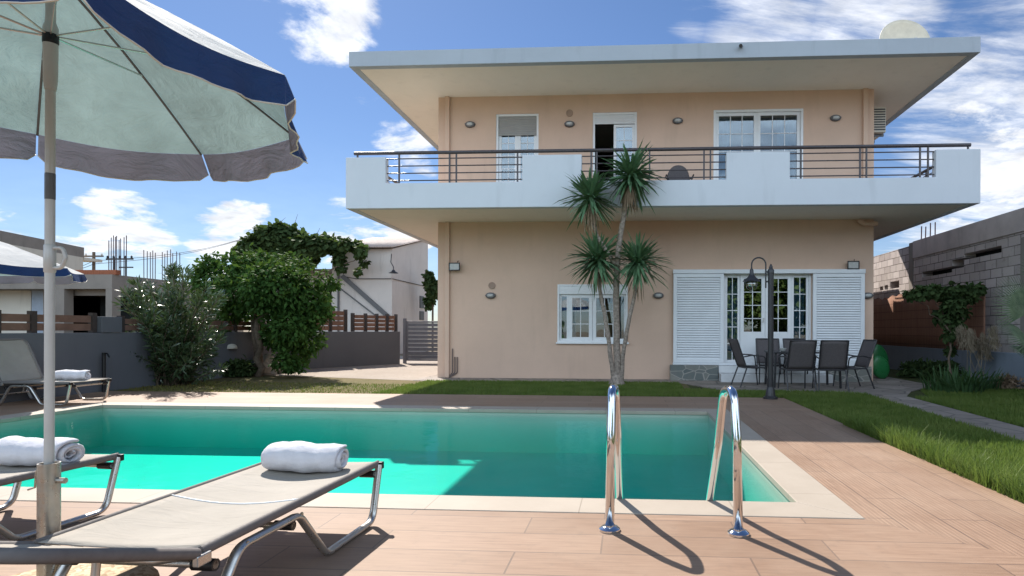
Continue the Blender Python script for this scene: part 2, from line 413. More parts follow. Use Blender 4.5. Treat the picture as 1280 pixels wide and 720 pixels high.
m_drive = ground_mat('concrete_drive', (0.36, 0.31, 0.265), (0.42, 0.365, 0.315), (0.33, 0.28, 0.235))
def block_mat():
    t = NT('concrete_block_wall'); co = t.coord('Position'); sx = t.n('ShaderNodeSeparateXYZ'); t.l(co, sx.inputs[0])
    cb = t.n('ShaderNodeCombineXYZ'); t.l(sx.outputs[1], cb.inputs[0]); t.l(sx.outputs[2], cb.inputs[1])
    wob = t.mix(0.03, cb.outputs[0], t.n('ShaderNodeTexNoise').outputs['Color'])
    b = t.n('ShaderNodeTexBrick'); t.l(wob, b.inputs['Vector']); b.inputs['Scale'].default_value = 1
    b.inputs['Brick Width'].default_value = 0.42; b.inputs['Row Height'].default_value = 0.215; b.inputs['Mortar Size'].default_value = 0.011; b.inputs['Mortar Smooth'].default_value = 0.3
    b.inputs['Color1'].default_value = (0.60, 0.54, 0.52, 1); b.inputs['Color2'].default_value = (0.40, 0.35, 0.335, 1); b.inputs['Mortar'].default_value = (0.11, 0.09, 0.08, 1)
    col = t.mix(t.rng(t.noise(co, 1.6, 6, 0.65), 0.45, 0.7, 0, 0.6), b.outputs['Color'], (0.50, 0.45, 0.41))
    col = t.mix(t.rng(t.noise(co, 6, 6, 0.7), 0.55, 0.75, 0, 0.6), col, (0.15, 0.12, 0.10))
    t.princ(col, 0.9, 0.15, 0, t.bump(b.outputs['Fac'], -0.9, 0.02, t.bump(t.noise(co, 30, 5, 0.7), 0.6, 0.02))); return t.m
m_block = block_mat()
def reed_mat():
    t = NT('reed_screen'); co = t.coord('Position')
    n = t.noise(t.mapping(co, (1, 60, 0.8)), 1.0, 4, 0.7)
    col = t.mix(t.rng(n, 0.3, 0.7), (0.17, 0.085, 0.058), (0.36, 0.20, 0.135))
    sx = t.n('ShaderNodeSeparateXYZ'); t.l(co, sx.inputs[0])
    sn = t.rng(t.math('SINE', t.math('MULTIPLY', sx.outputs[2], 26.0)), 0.93, 1.0)
    col = t.mix(t.math('MULTIPLY', sn, 0.5), col, (0.06, 0.03, 0.02))
    t.princ(col, 0.85, 0.2, 0, t.bump(n, 0.8, 0.015)); return t.m
m_reed = reed_mat()
def stone_mat():
    t = NT('stone_cladding'); co = t.coord('Object'); 
    b = t.n('ShaderNodeTexVoronoi', feature='DISTANCE_TO_EDGE', distance='MANHATTAN') if False else t.n('ShaderNodeTexVoronoi', feature='DISTANCE_TO_EDGE')
    mp = t.mapping(co, (1, 0.2, 1.7)); t.l(mp, b.inputs['Vector']); b.inputs['Scale'].default_value = 3.6
    v2 = t.n('ShaderNodeTexVoronoi', feature='F1'); t.l(mp, v2.inputs['Vector']); v2.inputs['Scale'].default_value = 3.6
    sc = t.n('ShaderNodeSeparateColor'); t.l(v2.outputs['Color'], sc.inputs[0])
    col = t.mix(sc.outputs[0], (0.10, 0.125, 0.125), (0.26, 0.25, 0.215))
    col = t.mix(t.rng(t.noise(co, 9, 5), 0.4, 0.7, 0, 0.4), col, (0.18, 0.17, 0.15))
    e = t.rng(b.outputs['Distance'], 0.02, 0.05, 1, 0)
    col = t.mix(e, col, (0.33, 0.31, 0.28)); t.princ(col, 0.6, 0.4, 0, t.bump(e, -0.5, 0.01)); return t.m
m_stone = stone_mat()
def pebble_mat():
    t = NT('exposed_pebbles'); co = t.coord('Object'); v = t.n('ShaderNodeTexVoronoi'); t.l(co, v.inputs['Vector']); v.inputs['Scale'].default_value = 55
    sc = t.n('ShaderNodeSeparateColor'); t.l(v.outputs['Color'], sc.inputs[0])
    col = t.mix(sc.outputs[0], (0.28, 0.19, 0.10), (0.60, 0.49, 0.33))
    t.princ(col, 0.75, 0.3, 0, t.bump(v.outputs['Distance'], -1.0, 0.02)); return t.m
m_pebble = pebble_mat()
def sling_mat():
    t = NT('sling_mesh'); co = t.coord('Object')
    wv = t.n('ShaderNodeTexWave'); t.l(co, wv.inputs['Vector']); wv.inputs['Scale'].default_value = 130
    n = t.noise(co, 3, 5, 0.6)
    col = t.mix(t.rng(n, 0.3, 0.7), (0.34, 0.31, 0.27), (0.40, 0.365, 0.32))
    col = t.mix(t.math('MULTIPLY', wv.outputs['Fac'], 0.10), col, (0.2, 0.18, 0.16))
    p = t.princ(col, 0.75, 0.25, 0, t.bump(wv.outputs['Fac'], 0.12, 0.001, t.bump(t.noise(t.mapping(co, (1, 2.5, 1)), 3.5, 5, 0.6, 0.8), 0.5, 0.03)), link=False)
    tl = t.n('ShaderNodeBsdfTranslucent'); t.l(col, tl.inputs[0])
    mx = t.n('ShaderNodeMixShader'); mx.inputs[0].default_value = 0.10; t.l(p.outputs[0], mx.inputs[1]); t.l(tl.outputs[0], mx.inputs[2]); t.l(mx.outputs[0], t.out.inputs[0]); return t.m
m_sling = sling_mat()
m_slingedge = simple('sling_edge', (0.17, 0.155, 0.15), 0.75, 0.2, 0, 0.08, 30)
m_chairsling = simple('chair_mesh', (0.10, 0.088, 0.09), 0.75, 0.25, 0, 0.12, 40)
def towel_mat():
    t = NT('terry_towel'); co = t.coord('Object'); n = t.noise(co, 210, 3, 0.7); n2 = t.noise(co, 14, 4, 0.6)
    col = t.mix(t.rng(n2, 0.3, 0.7), (0.66, 0.655, 0.70), (0.74, 0.735, 0.775))
    t.princ(col, 0.95, 0.05, 0, t.bump(n, 0.9, 0.006, t.bump(n2, 0.5, 0.012))); return t.m
m_towel = towel_mat()
def cloth2(name, outer, inner, transl):
    t = NT(name); g = t.n('ShaderNodeNewGeometry'); co = t.coord('Object')
    n = t.noise(co, 4.0, 5, 0.6)
    col = t.mix(g.outputs['Backfacing'], outer, inner)
    col = t.mix(t.rng(n, 0.35, 0.7, 0, 0.14), col, dk(inner, 0.7))
    cr = t.noise(t.mapping(co, (1, 1, 2)), 5, 6, 0.6, 1.2)
    p = t.princ(col, 0.8, 0.15, 0, t.bump(cr, 0.35, 0.03), link=False)
    tl = t.n('ShaderNodeBsdfTranslucent'); t.l(t.mix(t.rng(n, 0.3, 0.75), transl, dk(transl, 0.62)), tl.inputs[0]); t.l(t.bump(cr, 0.8, 0.06), tl.inputs['Normal'])
    mx = t.n('ShaderNodeMixShader'); mx.inputs[0].default_value = 0.42; t.l(p.outputs[0], mx.inputs[1]); t.l(tl.outputs[0], mx.inputs[2]); t.l(mx.outputs[0], t.out.inputs[0]); return t.m
m_canopy = cloth2('parasol_canvas', (0.80, 0.80, 0.80), (0.33, 0.425, 0.43), (0.21, 0.31, 0.315))
m_valance = cloth2('parasol_valance', (0.006, 0.05, 0.19), (0.33, 0.32, 0.35), (0.09, 0.10, 0.14))
def leaf_mat(name, a, b, transl=0.3, rough=0.62, spec=0.22, vs=7.0):
    t = NT(name); co = t.coord('Position')
    n = t.noise(co, vs, 3, 0.7)
    col = t.mix(t.rng(n, 0.3, 0.7), a, b)
    p = t.princ(col, rough, spec, 0, link=False)
    tl = t.n('ShaderNodeBsdfTranslucent'); t.l(t.mix(0.5, col, (0.10, 0.16, 0.02)), tl.inputs[0])
    mx = t.n('ShaderNodeMixShader'); mx.inputs[0].default_value = transl; t.l(p.outputs[0], mx.inputs[1]); t.l(tl.outputs[0], mx.inputs[2]); t.l(mx.outputs[0], t.out.inputs[0]); return t.m
m_leaf = leaf_mat('broad_leaf', (0.024, 0.066, 0.018), (0.072, 0.145, 0.032), 0.3, 0.7, 0.08, 5.0)
m_leaf_dark = leaf_mat('vine_leaf', (0.030, 0.060, 0.024), (0.085, 0.125, 0.045), 0.3, 0.7, 0.08)
m_olean = leaf_mat('oleander_leaf', (0.035, 0.065, 0.030), (0.085, 0.125, 0.055), 0.15, 0.28, 0.6, 12)
m_yucca = leaf_mat('yucca_leaf', (0.075, 0.165, 0.085), (0.155, 0.265, 0.135), 0.2, 0.4, 0.45, 9)
m_deadleaf = leaf_mat('dry_leaf', (0.22, 0.15, 0.10), (0.34, 0.25, 0.17), 0.2, 0.8, 0.1)
m_pampas = leaf_mat('dry_plume', (0.26, 0.21, 0.15), (0.36, 0.30, 0.22), 0.2, 0.9, 0.1)
m_fan = leaf_mat('fan_palm_leaf', (0.055, 0.10, 0.05), (0.17, 0.225, 0.125), 0.15, 0.45, 0.4)
m_iris = leaf_mat('strap_leaf', (0.035, 0.085, 0.03), (0.07, 0.13, 0.05))
m_hedge = leaf_mat('sunny_leaf', (0.10, 0.17, 0.04), (0.22, 0.30, 0.08))
m_grass = leaf_mat('grass_blade', (0.095, 0.160, 0.030), (0.200, 0.255, 0.065), 0.45, 0.5, 0.25, 1.7)
m_grass_dry = leaf_mat('dry_grass_blade', (0.20, 0.165, 0.055), (0.13, 0.15, 0.035), 0.35, 0.6, 0.2, 1.2)

# ---------------------------------------------------------------- key distances
YW = 14.1            # front wall of the house
def fit_Y(px, py, z): return onz(px, py, z).y
HXL = ony(547.5, 300, YW).x; HXR = ony(1092, 300, YW).x
ZS = ony(700, 119, YW).z          # roof soffit
ZB = ony(700, 277, YW).z          # underside of balcony
YR = 0.5*(onz(436, 82.3, ZS).y + onz(1225, 64.5, ZS).y)     # roof front edge
RXL = ony(436, 75, YR).x; RXR = ony(1226, 55, YR).x
ZRT = ony(830, 55, YR).z
HYB = YW+6.6
OV = 0.5*((HXL-RXL)+(RXR-HXR))
print('house', HXL, HXR, ZS, ZB, YR, RXL, RXR, ZRT, OV)

# pool
PXR = 0.5*(onz(999, 628).x + onz(886, 516).x)
PYN = onz(800, 625.5).y; PYF = onz(500, 510.5).y
PXL = onz(130, 506).x
CW = 0.31
print('pool', PXL, PXR, PYN, PYF)
DXR = 2.72                        # right edge of the deck
DYF = onz(650, 494).y             # far edge of the deck
WZ = -0.075; PZ = -0.62

# ---------------------------------------------------------------- setting
def structure(o, label=None): o['kind'] = 'structure'; return o
g = MB(); E = 600
xs = [-E, PXL-0.02, PXR+0.02, E]; ys = [-E, PYN-0.02, PYF+0.02, E]
for i in range(3):
    for j in range(3):
        if i == 1 and j == 1: continue
        g.add([(xs[i], ys[j], -0.03), (xs[i+1], ys[j], -0.03), (xs[i+1], ys[j+1], -0.03), (xs[i], ys[j+1], -0.03)], [(0, 1, 2, 3)])
structure(g.build('ground', m_ground))
# deck
DXL = -11.2
nx0, nx1, ny0, ny1 = PXL-CW, PXR+CW, PYN-CW, PYF+CW
def sl_(polys, z0, z1, name, mat):
    b = MB()
    for p in polys: b.prism(p, z0, z1)
    return structure(b.build(name, mat))
K = DXR-nx1
sl_([[(DXL, -5), (DXR, -5), (DXR, ny0-K), (nx1, ny0), (nx0, ny0), (DXL, ny0)],
     [(DXL, ny0), (nx0, ny0), (nx0, ny1), (DXL, ny1)],
     [(DXL, ny1), (nx1, ny1), (DXR, ny1+0.0), (DXR, DYF), (DXL, DYF)]], -0.06, 0.0, 'deck', m_deck)
sl_([[(nx1, ny0), (DXR, ny0-K), (DXR, ny1), (nx1, ny1)]], -0.06, 0.0, 'deck', m_deck_long)
cp = MB()
ix0, ix1, iy0, iy1 = PXL+0.015, PXR-0.015, PYN+0.015, PYF-0.015
for p in ([(nx0, ny0), (nx1, ny0), (ix1, iy0), (ix0, iy0)], [(nx1, ny0), (nx1, ny1), (ix1, iy1), (ix1, iy0)],
          [(nx1, ny1), (nx0, ny1), (ix0, iy1), (ix1, iy1)], [(nx0, ny1), (nx0, ny0), (ix0, iy0), (ix0, iy1)]):
    cp.prism(p, -0.045, 0.006)
structure(cp.build('pool_coping', m_coping, bevel=0.006))
def liner_mat():
    t = NT('pool_liner'); co = t.coord('Position')
    col = t.mix(t.rng(t.noise(co, 0.8, 4), 0.3, 0.7), (0.345, 0.41, 0.345), (0.41, 0.47, 0.40)); t.princ(col, 0.5, 0.3); return t.m
pb = MB(); x0, x1, y0, y1 = PXL, PXR, PYN, PYF
pb.add([(x0,y0,PZ),(x1,y0,PZ),(x1,y1,PZ),(x0,y1,PZ),(x0,y0,-.046),(x1,y0,-.046),(x1,y1,-.046),(x0,y1,-.046)],
       [(0,1,2,3),(0,4,5,1),(1,5,6,2),(2,6,7,3),(3,7,4,0)])
structure(pb.build('pool_basin', liner_mat()))
def water_mats():
    res = []
    for top in (True, False):
        t = NT('pool_water' if top else 'pool_water_side')
        tr = t.n('ShaderNodeBsdfTransparent')
        if top:
            g = t.n('ShaderNodeNewGeometry'); co = t.coord('Position')
            h = t.math('ADD', t.noise(t.mapping(co, (1, 1.5, 1)), 2.2, 3, 0.5, 0.4), t.math('MULTIPLY', t.noise(co, 7.5, 3, 0.5, 0.6), 0.30))
            nr = t.bump(h, 0.42, 0.02)
            d = t.n('ShaderNodeVectorMath', operation='DOT_PRODUCT'); t.l(nr, d.inputs[0]); t.l(g.outputs['Incoming'], d.inputs[1])
            f = t.math('POWER', t.math('SUBTRACT', 1.0, t.math('ABSOLUTE', d.outputs['Value'])), 5.0)
            fac = t.math('ADD', t.math('MULTIPLY', f, 0.27), 0.02)
            gl = t.n('ShaderNodeBsdfGlossy'); gl.inputs['Roughness'].default_value = 0.015; t.l(nr, gl.inputs['Normal'])
            mx = t.n('ShaderNodeMixShader'); t.l(fac, mx.inputs[0]); t.l(tr.outputs[0], mx.inputs[1]); t.l(gl.outputs[0], mx.inputs[2]); t.l(mx.outputs[0], t.out.inputs[0])
        else: t.l(tr.outputs[0], t.out.inputs[0])
        va = t.n('ShaderNodeVolumeAbsorption'); va.inputs['Color'].default_value = (0.04, 0.95, 0.90, 1); va.inputs['Density'].default_value = 1.0
        t.l(va.outputs[0], t.out.inputs['Volume']); res.append(t.m)
    return res
wb = MB(); e = 0.004
wb.box(x0-e, x1+e, y0-e, y1+e, PZ-0.01, WZ)
wo = structure(wb.build('water', water_mats()))
for p in wo.data.polygons: p.material_index = 0 if p.normal.z > 0.5 else 1

# lawns, path, patio, drive
PAT_Y = onz(985, 489.5).y
structure(MB().sheet([(DXL, DYF), (1.3, DYF), (1.3, YW-0.95), (-4.2, YW-0.95), (-12, YW+1.5), (DXL, YW-1)], -0.012).build('lawn', m_drysoil))
structure(MB().sheet([(DXR, -5), (10.2, -5), (10.2, YW+12), (DXR-2.2, YW+12), (DXR-2.2, DYF), (DXR, DYF)], -0.016).build('lawn', m_soil))
structure(MB().sheet([(-12, YW+11), (-12, YW+1.2), (-4.6, YW-0.9), (-4.4, YW-0.5), (-4.4, YW+11)], -0.008).build('driveway', m_drive))
pv = MB()
pxa = onz(1088, 494).x
pv.prism([(HXL-0.3, YW), (HXL-0.3, YW-0.85), (1.2, YW-0.85), (1.75, PAT_Y+0.45), (2.3, PAT_Y), (3.9, PAT_Y-0.05), (4.45, PAT_Y-0.35),
          (4.15, 5.0), (4.1, 2.5), (4.6, 2.5), (4.70, 5.0), (5.0, PAT_Y-0.6), (5.5, PAT_Y+0.3), (6.6, PAT_Y+1.6), (6.7, YW+11), (HXL-0.3, YW+11)], -0.05, -0.002)
structure(pv.build('stone_paving', m_paving))

# ---------------------------------------------------------------- house
house = empty('house', (0, 0, 0), 0, 'two storey peach plastered villa with flat overhanging roof and long white balcony', 'house')
def wx(px, py=300): return ony(px, py, YW).x
def wz(px, py): return ony(px, py, YW).z
def rect(x0, x1, yt, yb):
    a = ony(x0, yt, YW); b = ony(x1, yb, YW); return [a.x, b.x, b.z, a.z]
ZF1 = 0.36; ZF2 = ZB + 0.22
R_W1 = rect(697, 784.5, 355.5, 428.5)
R_PD = rect(841.5, 1078.5, 337.5, 455.5); PDO = [wx(904, 400), wx(1014.5, 400), ZF1, wz(960, 341)]
R_D1 = rect(620, 673, 142.5, 228); R_D1[2] = ZF2+0.03
R_D2 = rect(741, 796, 140.5, 228); R_D2[2] = ZF2+0.03
R_D3 = rect(892, 1004, 137.5, 228); R_D3[2] = ZF2+0.03
TH = 0.24
def holed(mb, x0, x1, z0, z1, holes, ya, yb):
    X = sorted({x0, x1, *[h[0] for h in holes], *[h[1] for h in holes]}); Z = sorted({z0, z1, *[h[2] for h in holes], *[h[3] for h in holes]})
    def inh(cx, cz): return any(h[0] < cx < h[1] and h[2] < cz < h[3] for h in holes)
    solid = [[not inh((X[i]+X[i+1])/2, (Z[j]+Z[j+1])/2) for j in range(len(Z)-1)] for i in range(len(X)-1)]
    for i in range(len(X)-1):
        for j in range(len(Z)-1):
            if not solid[i][j]: continue
            a, b, c, d = X[i], X[i+1], Z[j], Z[j+1]
            mb.add([(a, ya, c), (b, ya, c), (b, ya, d), (a, ya, d)], [(0, 1, 2, 3)])
            mb.add([(a, yb, c), (b, yb, c), (b, yb, d), (a, yb, d)], [(3, 2, 1, 0)])
            for (di, dj, q) in ((-1, 0, [(a,ya,c),(a,ya,d),(a,yb,d),(a,yb,c)]), (1, 0, [(b,ya,c),(b,yb,c),(b,yb,d),(b,ya,d)]),
                                (0, -1, [(a,ya,c),(a,yb,c),(b,yb,c),(b,ya,c)]), (0, 1, [(a,ya,d),(b,ya,d),(b,yb,d),(a,yb,d)])):
                ii, jj = i+di, j+dj
                if not (0 <= ii < len(X)-1 and 0 <= jj < len(Z)-1) or not solid[ii][jj]: mb.add(q, [(0, 1, 2, 3)])
hw = MB()
holed(hw, HXL, HXR, -0.05, ZS, [R_W1, PDO, R_D1, R_D2, R_D3], YW, YW+TH)
hw.box(HXL, HXL+TH, YW+TH, HYB, -0.05, ZS); hw.box(HXR-TH, HXR, YW+TH, HYB, -0.05, ZS); hw.box(HXL, HXR, HYB, HYB+TH, -0.05, ZS)
hw.build('wall', m_wall, house)
rm = MB()
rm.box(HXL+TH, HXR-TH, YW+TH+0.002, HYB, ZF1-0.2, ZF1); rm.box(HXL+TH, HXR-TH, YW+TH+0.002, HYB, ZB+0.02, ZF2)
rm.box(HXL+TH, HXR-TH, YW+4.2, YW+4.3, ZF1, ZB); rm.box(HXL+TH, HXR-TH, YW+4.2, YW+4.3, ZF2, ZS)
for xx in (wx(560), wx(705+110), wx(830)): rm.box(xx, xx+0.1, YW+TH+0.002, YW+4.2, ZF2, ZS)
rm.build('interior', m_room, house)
# roof: soffit tray, fascia, top
rf = MB(); rf.box(RXL+0.06, RXR-0.06, YR+0.06, HYB+OV, ZS, ZS+0.12)
rf.build('soffit', m_soffit, house)
rt = MB(); RYB = HYB+OV+0.06
rt.box(RXL, RXR, YR, YR+0.16, ZS-0.015, ZRT); rt.box(RXL, RXR, RYB-0.16, RYB, ZS-0.015, ZRT)
rt.box(RXL, RXL+0.16, YR+0.16, RYB-0.16, ZS-0.015, ZRT); rt.box(RXR-0.16, RXR, YR+0.16, RYB-0.16, ZS-0.015, ZRT)
rt.box(RXL+0.16, RXR-0.16, YR+0.16, RYB-0.16, ZS+0.125, ZRT-0.08)
rt.build('roof', m_fascia, house, bevel=0.008)
# balcony slab and parapet
BL, BR_ = ony(432, 230, YR).x, ony(1226, 220, YR).x
by0 = YR
zlow = 0.5*(ony(480, 228.5, YR).z + ony(1160, 222, YR).z); zhi = 0.5*(ony(440, 197, YR).z+ony(1200, 186, YR).z)
bs = MB(); bs.box(BL+0.05, BR_-0.05, by0+0.05, YW-0.002, ZB, ZF2-0.01)
bs.box(BL+0.05, HXL-0.002, YW-0.002, HYB, ZB, ZF2-0.01); bs.box(HXR+0.002, BR_-0.05, YW-0.002, HYB, ZB, ZF2-0.01)
bs.build('balcony_slab', m_soffit, house)
PT = 0.16
def bx_(px): return ony(px, 215, YR).x
zb0 = ZB-0.02
# one outline of the front parapet extruded in depth (no overlapping faces)
piers = [(BL, bx_(482)), (bx_(652.7), bx_(727)), (bx_(908), bx_(987.5)), (bx_(1170), BR_)]
out = [(BL, zb0), (BR_, zb0), (BR_, zhi), (piers[3][0], zhi), (piers[3][0], zlow), (piers[2][1], zlow), (piers[2][1], zhi), (piers[2][0], zhi), (piers[2][0], zlow),
       (piers[1][1], zlow), (piers[1][1], zhi), (piers[1][0], zhi), (piers[1][0], zlow), (piers[0][1], zlow), (piers[0][1], zhi), (BL, zhi)]
pp = MB(); n = len(out)
pp.add([(x, by0, z) for x, z in out]+[(x, by0+PT, z) for x, z in out], [tuple(range(n)), tuple(range(n, 2*n))[::-1]]+[((i+1) % n, i, n+i, n+(i+1) % n) for i in range(n)])
sd = 0.55
for (xa, xb) in ((BL, BL+PT), (BR_-PT, BR_)):
    pp.box(xa, xb, by0+PT, by0+sd, zb0, zhi); pp.box(xa, xb, by0+sd, HYB, zb0, zlow)
pp.build('parapet', m_white, house, bevel=0.012)
# railing
rl = empty('railing', (0, 0, 0)); rl.parent = house
zr = 0.5*(ony(460, 191, YR+0.08).z + ony(1190, 182.5, YR+0.08).z)
ry = by0+PT/2
hr = MB(); hx0, hx1 = ony(443, 190, ry).x, ony(1213, 182, ry).x
hr.tube([(hx0, ry, zr), (hx1, ry, zr)], 0.038, 10)
hr.tube([(BL+PT/2, ry+0.5, zr), (BL+PT/2, HYB, zr)], 0.034, 8); hr.tube([(BR_-PT/2, ry+0.5, zr), (BR_-PT/2, HYB, zr)], 0.034, 8)
hr.build('handrail', m_rail, rl, 60)
gaps = [(piers[0][1], piers[1][0]), (piers[1][1], piers[2][0]), (piers[2][1], piers[3][0])]
br = MB()
for k in range(4):
    z = zlow + (zr-zlow)*(k+0.45)/4.25
    for a, b in gaps: br.tube([(a, ry, z), (b, ry, z)], 0.013, 6)
    br.tube([(BL+PT/2, by0+sd, z), (BL+PT/2, HYB, z)], 0.013, 6); br.tube([(BR_-PT/2, by0+sd, z), (BR_-PT/2, HYB, z)], 0.013, 6)
br.build('rail_bars', m_rail, rl, 60)
for px in (499, 562, 570.5, 647, 739, 746, 812, 880, 888, 1001, 1075, 1083, 1150, 1160):
    x = ony(px, 200, ry).x
    MB().box(x-0.016, x+0.016, ry-0.014, ry+0.014, zlow, zr).build('rail_post', m_rail, rl)
for px in (443, 1206):
    x = ony(px+4, 190, ry).x
    MB().box(x-0.016, x+0.016, ry-0.014, ry+0.014, zhi, zr).build('rail_post', m_rail, rl)
for xx in (BL+PT/2, BR_-PT/2):
    for k in range(5):
        y = by0+sd+0.06+k*1.4
        MB().box(xx-0.014, xx+0.014, y-0.016, y+0.016, zlow, zr).build('rail_post', m_rail, rl)

# windows and doors -------------------------------------------------------
def frame_ring(mb, x0, x1, z0, z1, w, ya, yb):
    mb.box(x0, x0+w, ya, yb, z0, z1); mb.box(x1-w, x1, ya, yb, z0, z1); mb.box(x0+w, x1-w, ya, yb, z1-w, z1); mb.box(x0+w, x1-w, ya, yb, z0, z0+w)
def sash(parent, x0, x1, z0, z1, y, nx, nz, w=0.07, panel=0.0, name='sash', glass=True):
    f = MB(); frame_ring(f, x0, x1, z0, z1, w, y, y+0.05)
    zg = z0+w
    if panel: f.box(x0+w, x1-w, y+0.008, y+0.042, z0+w, z0+panel); zg = z0+panel
    bw = 0.018
    gx0, gx1, gz1 = x0+w, x1-w, z1-w
    for i in range(1, nx):
        x = gx0+(gx1-gx0)*i/nx; f.box(x-bw/2, x+bw/2, y+0.010, y+0.040, zg, gz1)
    xs_ = [gx0+(gx1-gx0)*i/nx for i in range(nx+1)]
    for j in range(1, nz):
        z = zg+(gz1-zg)*j/nz
        for i in range(nx): f.box(xs_[i]+(bw/2 if i else 0), xs_[i+1]-(bw/2 if i < nx-1 else 0), y+0.012, y+0.038, z-bw/2, z+bw/2)
    o = f.build(name, m_upvc, parent, bevel=0.004)
    if glass:
        MB().box(gx0, gx1, y+0.022, y+0.028, zg, gz1).build('pane', m_glass, o)
    return o
def curtain(parent, x0, x1, z0, z1, y, folds, mat=None):
    def fn(u, v):
        x = x0+(x1-x0)*u; return (x, y+0.035*math.sin(u*folds*2*math.pi)+0.01*math.sin(v*9+u*30), z0+(z1-z0)*v)
    c = MB(); c.grid(fn, folds*8, 6); return c.build('curtain', mat or m_curtain, parent, 179)
def win(name): o = empty(name, (0, 0, 0)); o.parent = house; return o

def lower_window():
    x0, x1, z0, z1 = R_W1; w = win('window')
    f = MB(); frame_ring(f, x0+0.001, x1-0.001, z0+0.001, z1-0.001, 0.045, YW-0.03, YW+0.12); f.box(x0-0.03, x1+0.03, YW-0.06, YW-0.031, z0-0.03, z0+0.01)
    zb = z1-0.235
    f.box(x0+0.046, x1-0.046, YW-0.02, YW+0.14, zb, z1-0.046)
    f.build('frame', m_upvc, w, bevel=0.004)
    def X(c): return wx(540+c/2.769, 390)
    ztop = zb-0.002; zbt = z0+0.046
    for (a, b, nx, nz, wd) in ((441, 473, 1, 1, 0.05), (473, 555, 2, 3, 0.085), (556, 638, 2, 3, 0.085), (638, 672, 1, 1, 0.05)):
        sash(w, X(a), X(b), zbt, ztop, YW+0.03, nx, nz, wd)
    curtain(w, x0+0.05, x0+0.42, zbt, ztop, YW+0.35, 4); curtain(w, x1-0.34, x1-0.05, zbt, ztop, YW+0.35, 4)
    curtain(w, X(600), X(622), zbt, zbt+0.9, YW+0.30, 1, m_orange)
lower_window()

def slatted(parent, x0, x1, z0, z1, y, n):
    f = MB(); frame_ring(f, x0, x1, z0, z1, 0.085, y-0.05, y)
    f.build('shutter_frame', m_shutter, parent, bevel=0.004)
    s = MB(); h = (z1-z0-0.17)/n
    for i in range(n):
        z = z0+0.085+h*i
        s.add([(x0+0.085, y-0.046, z), (x1-0.085, y-0.046, z), (x1-0.085, y-0.020, z+h*0.74), (x0+0.085, y-0.020, z+h*0.74),
               (x0+0.085, y-0.040, z-0.004), (x1-0.085, y-0.040, z-0.004), (x1-0.085, y-0.013, z+h*0.72), (x0+0.085, y-0.013, z+h*0.72)],
              [(0, 1, 2, 3), (7, 6, 5, 4), (0, 4, 5, 1), (2, 6, 7, 3)])
    s.box(x0+0.084, x1-0.084, y-0.003, y-0.001, z0+0.084, z1-0.084)
    s.build('shutter_slats', m_shutter, parent)
def patio_door():
    x0, x1, z0, z1 = R_PD; w = win('patio_door')
    def sh(a, b):
        s = empty('shutter'); s.parent = w; slatted(s, a, b, z0+0.02, z1-0.10, YW-0.06, 34)
    sh(x0, wx(904, 400)); sh(wx(1014.5, 400), x1)
    MB().box(x0-0.01, x1+0.01, YW-0.13, YW-0.003, z1-0.095, z1).build('shutter_track', m_shutter, w, bevel=0.006)
    MB().box(x0-0.01, x1+0.01, YW-0.13, YW-0.003, z0-0.03, z0+0.016).build('shutter_track', m_shutter, w, bevel=0.006)
    a, b, c, d = PDO
    f = MB(); frame_ring(f, a+0.001, b-0.001, c+0.001, d-0.001, 0.05, YW+0.03, YW+0.16); f.build('frame', m_upvc, w, bevel=0.004)
    def X(q): return wx(820+q/3.271, 400)
    zt = d-0.052; zb = c+0.052
    sash(w, a+0.051, X(345), zb, zt, YW+0.07, 2, 5, 0.055)
    sash(w, X(346), X(448), zb, zt, YW+0.05, 2, 4, 0.085, 0.72, 'door_leaf')
    sash(w, X(449), X(556), zb, zt, YW+0.05, 2, 4, 0.085, 0.72, 'door_leaf')
    sash(w, X(557), b-0.051, zb, zt, YW+0.07, 2, 5, 0.055)
    h = MB(); h.tube(fillet([(X(442), YW+0.05, 1.45), (X(442), YW-0.01, 1.45), (X(436), YW-0.01, 1.34)], 0.02), 0.010, 8); h.build('handle', m_alu, w, 60)
    curtain(w, a+0.05, a+0.50, c+0.06, d-0.05, YW+0.4, 5); curtain(w, b-0.45, b-0.05, c+0.06, d-0.05, YW+0.4, 5)
patio_door()
def roller(parent, x0, x1, z0, z1, y, mat, n):
    s = MB(); h = (z1-z0)/n
    for i in range(n):
        z = z0+h*i
        s.add([(x0, y, z+0.004), (x1, y, z+0.004), (x1, y-0.008, z+h*0.5), (x0, y-0.008, z+h*0.5), (x1, y, z+h-0.001), (x0, y, z+h-0.001)], [(0, 1, 2, 3), (3, 2, 4, 5)])
    s.box(x0, x1, y+0.002, y+0.012, z0, z1); return s.build('roller_shutter', mat, parent)
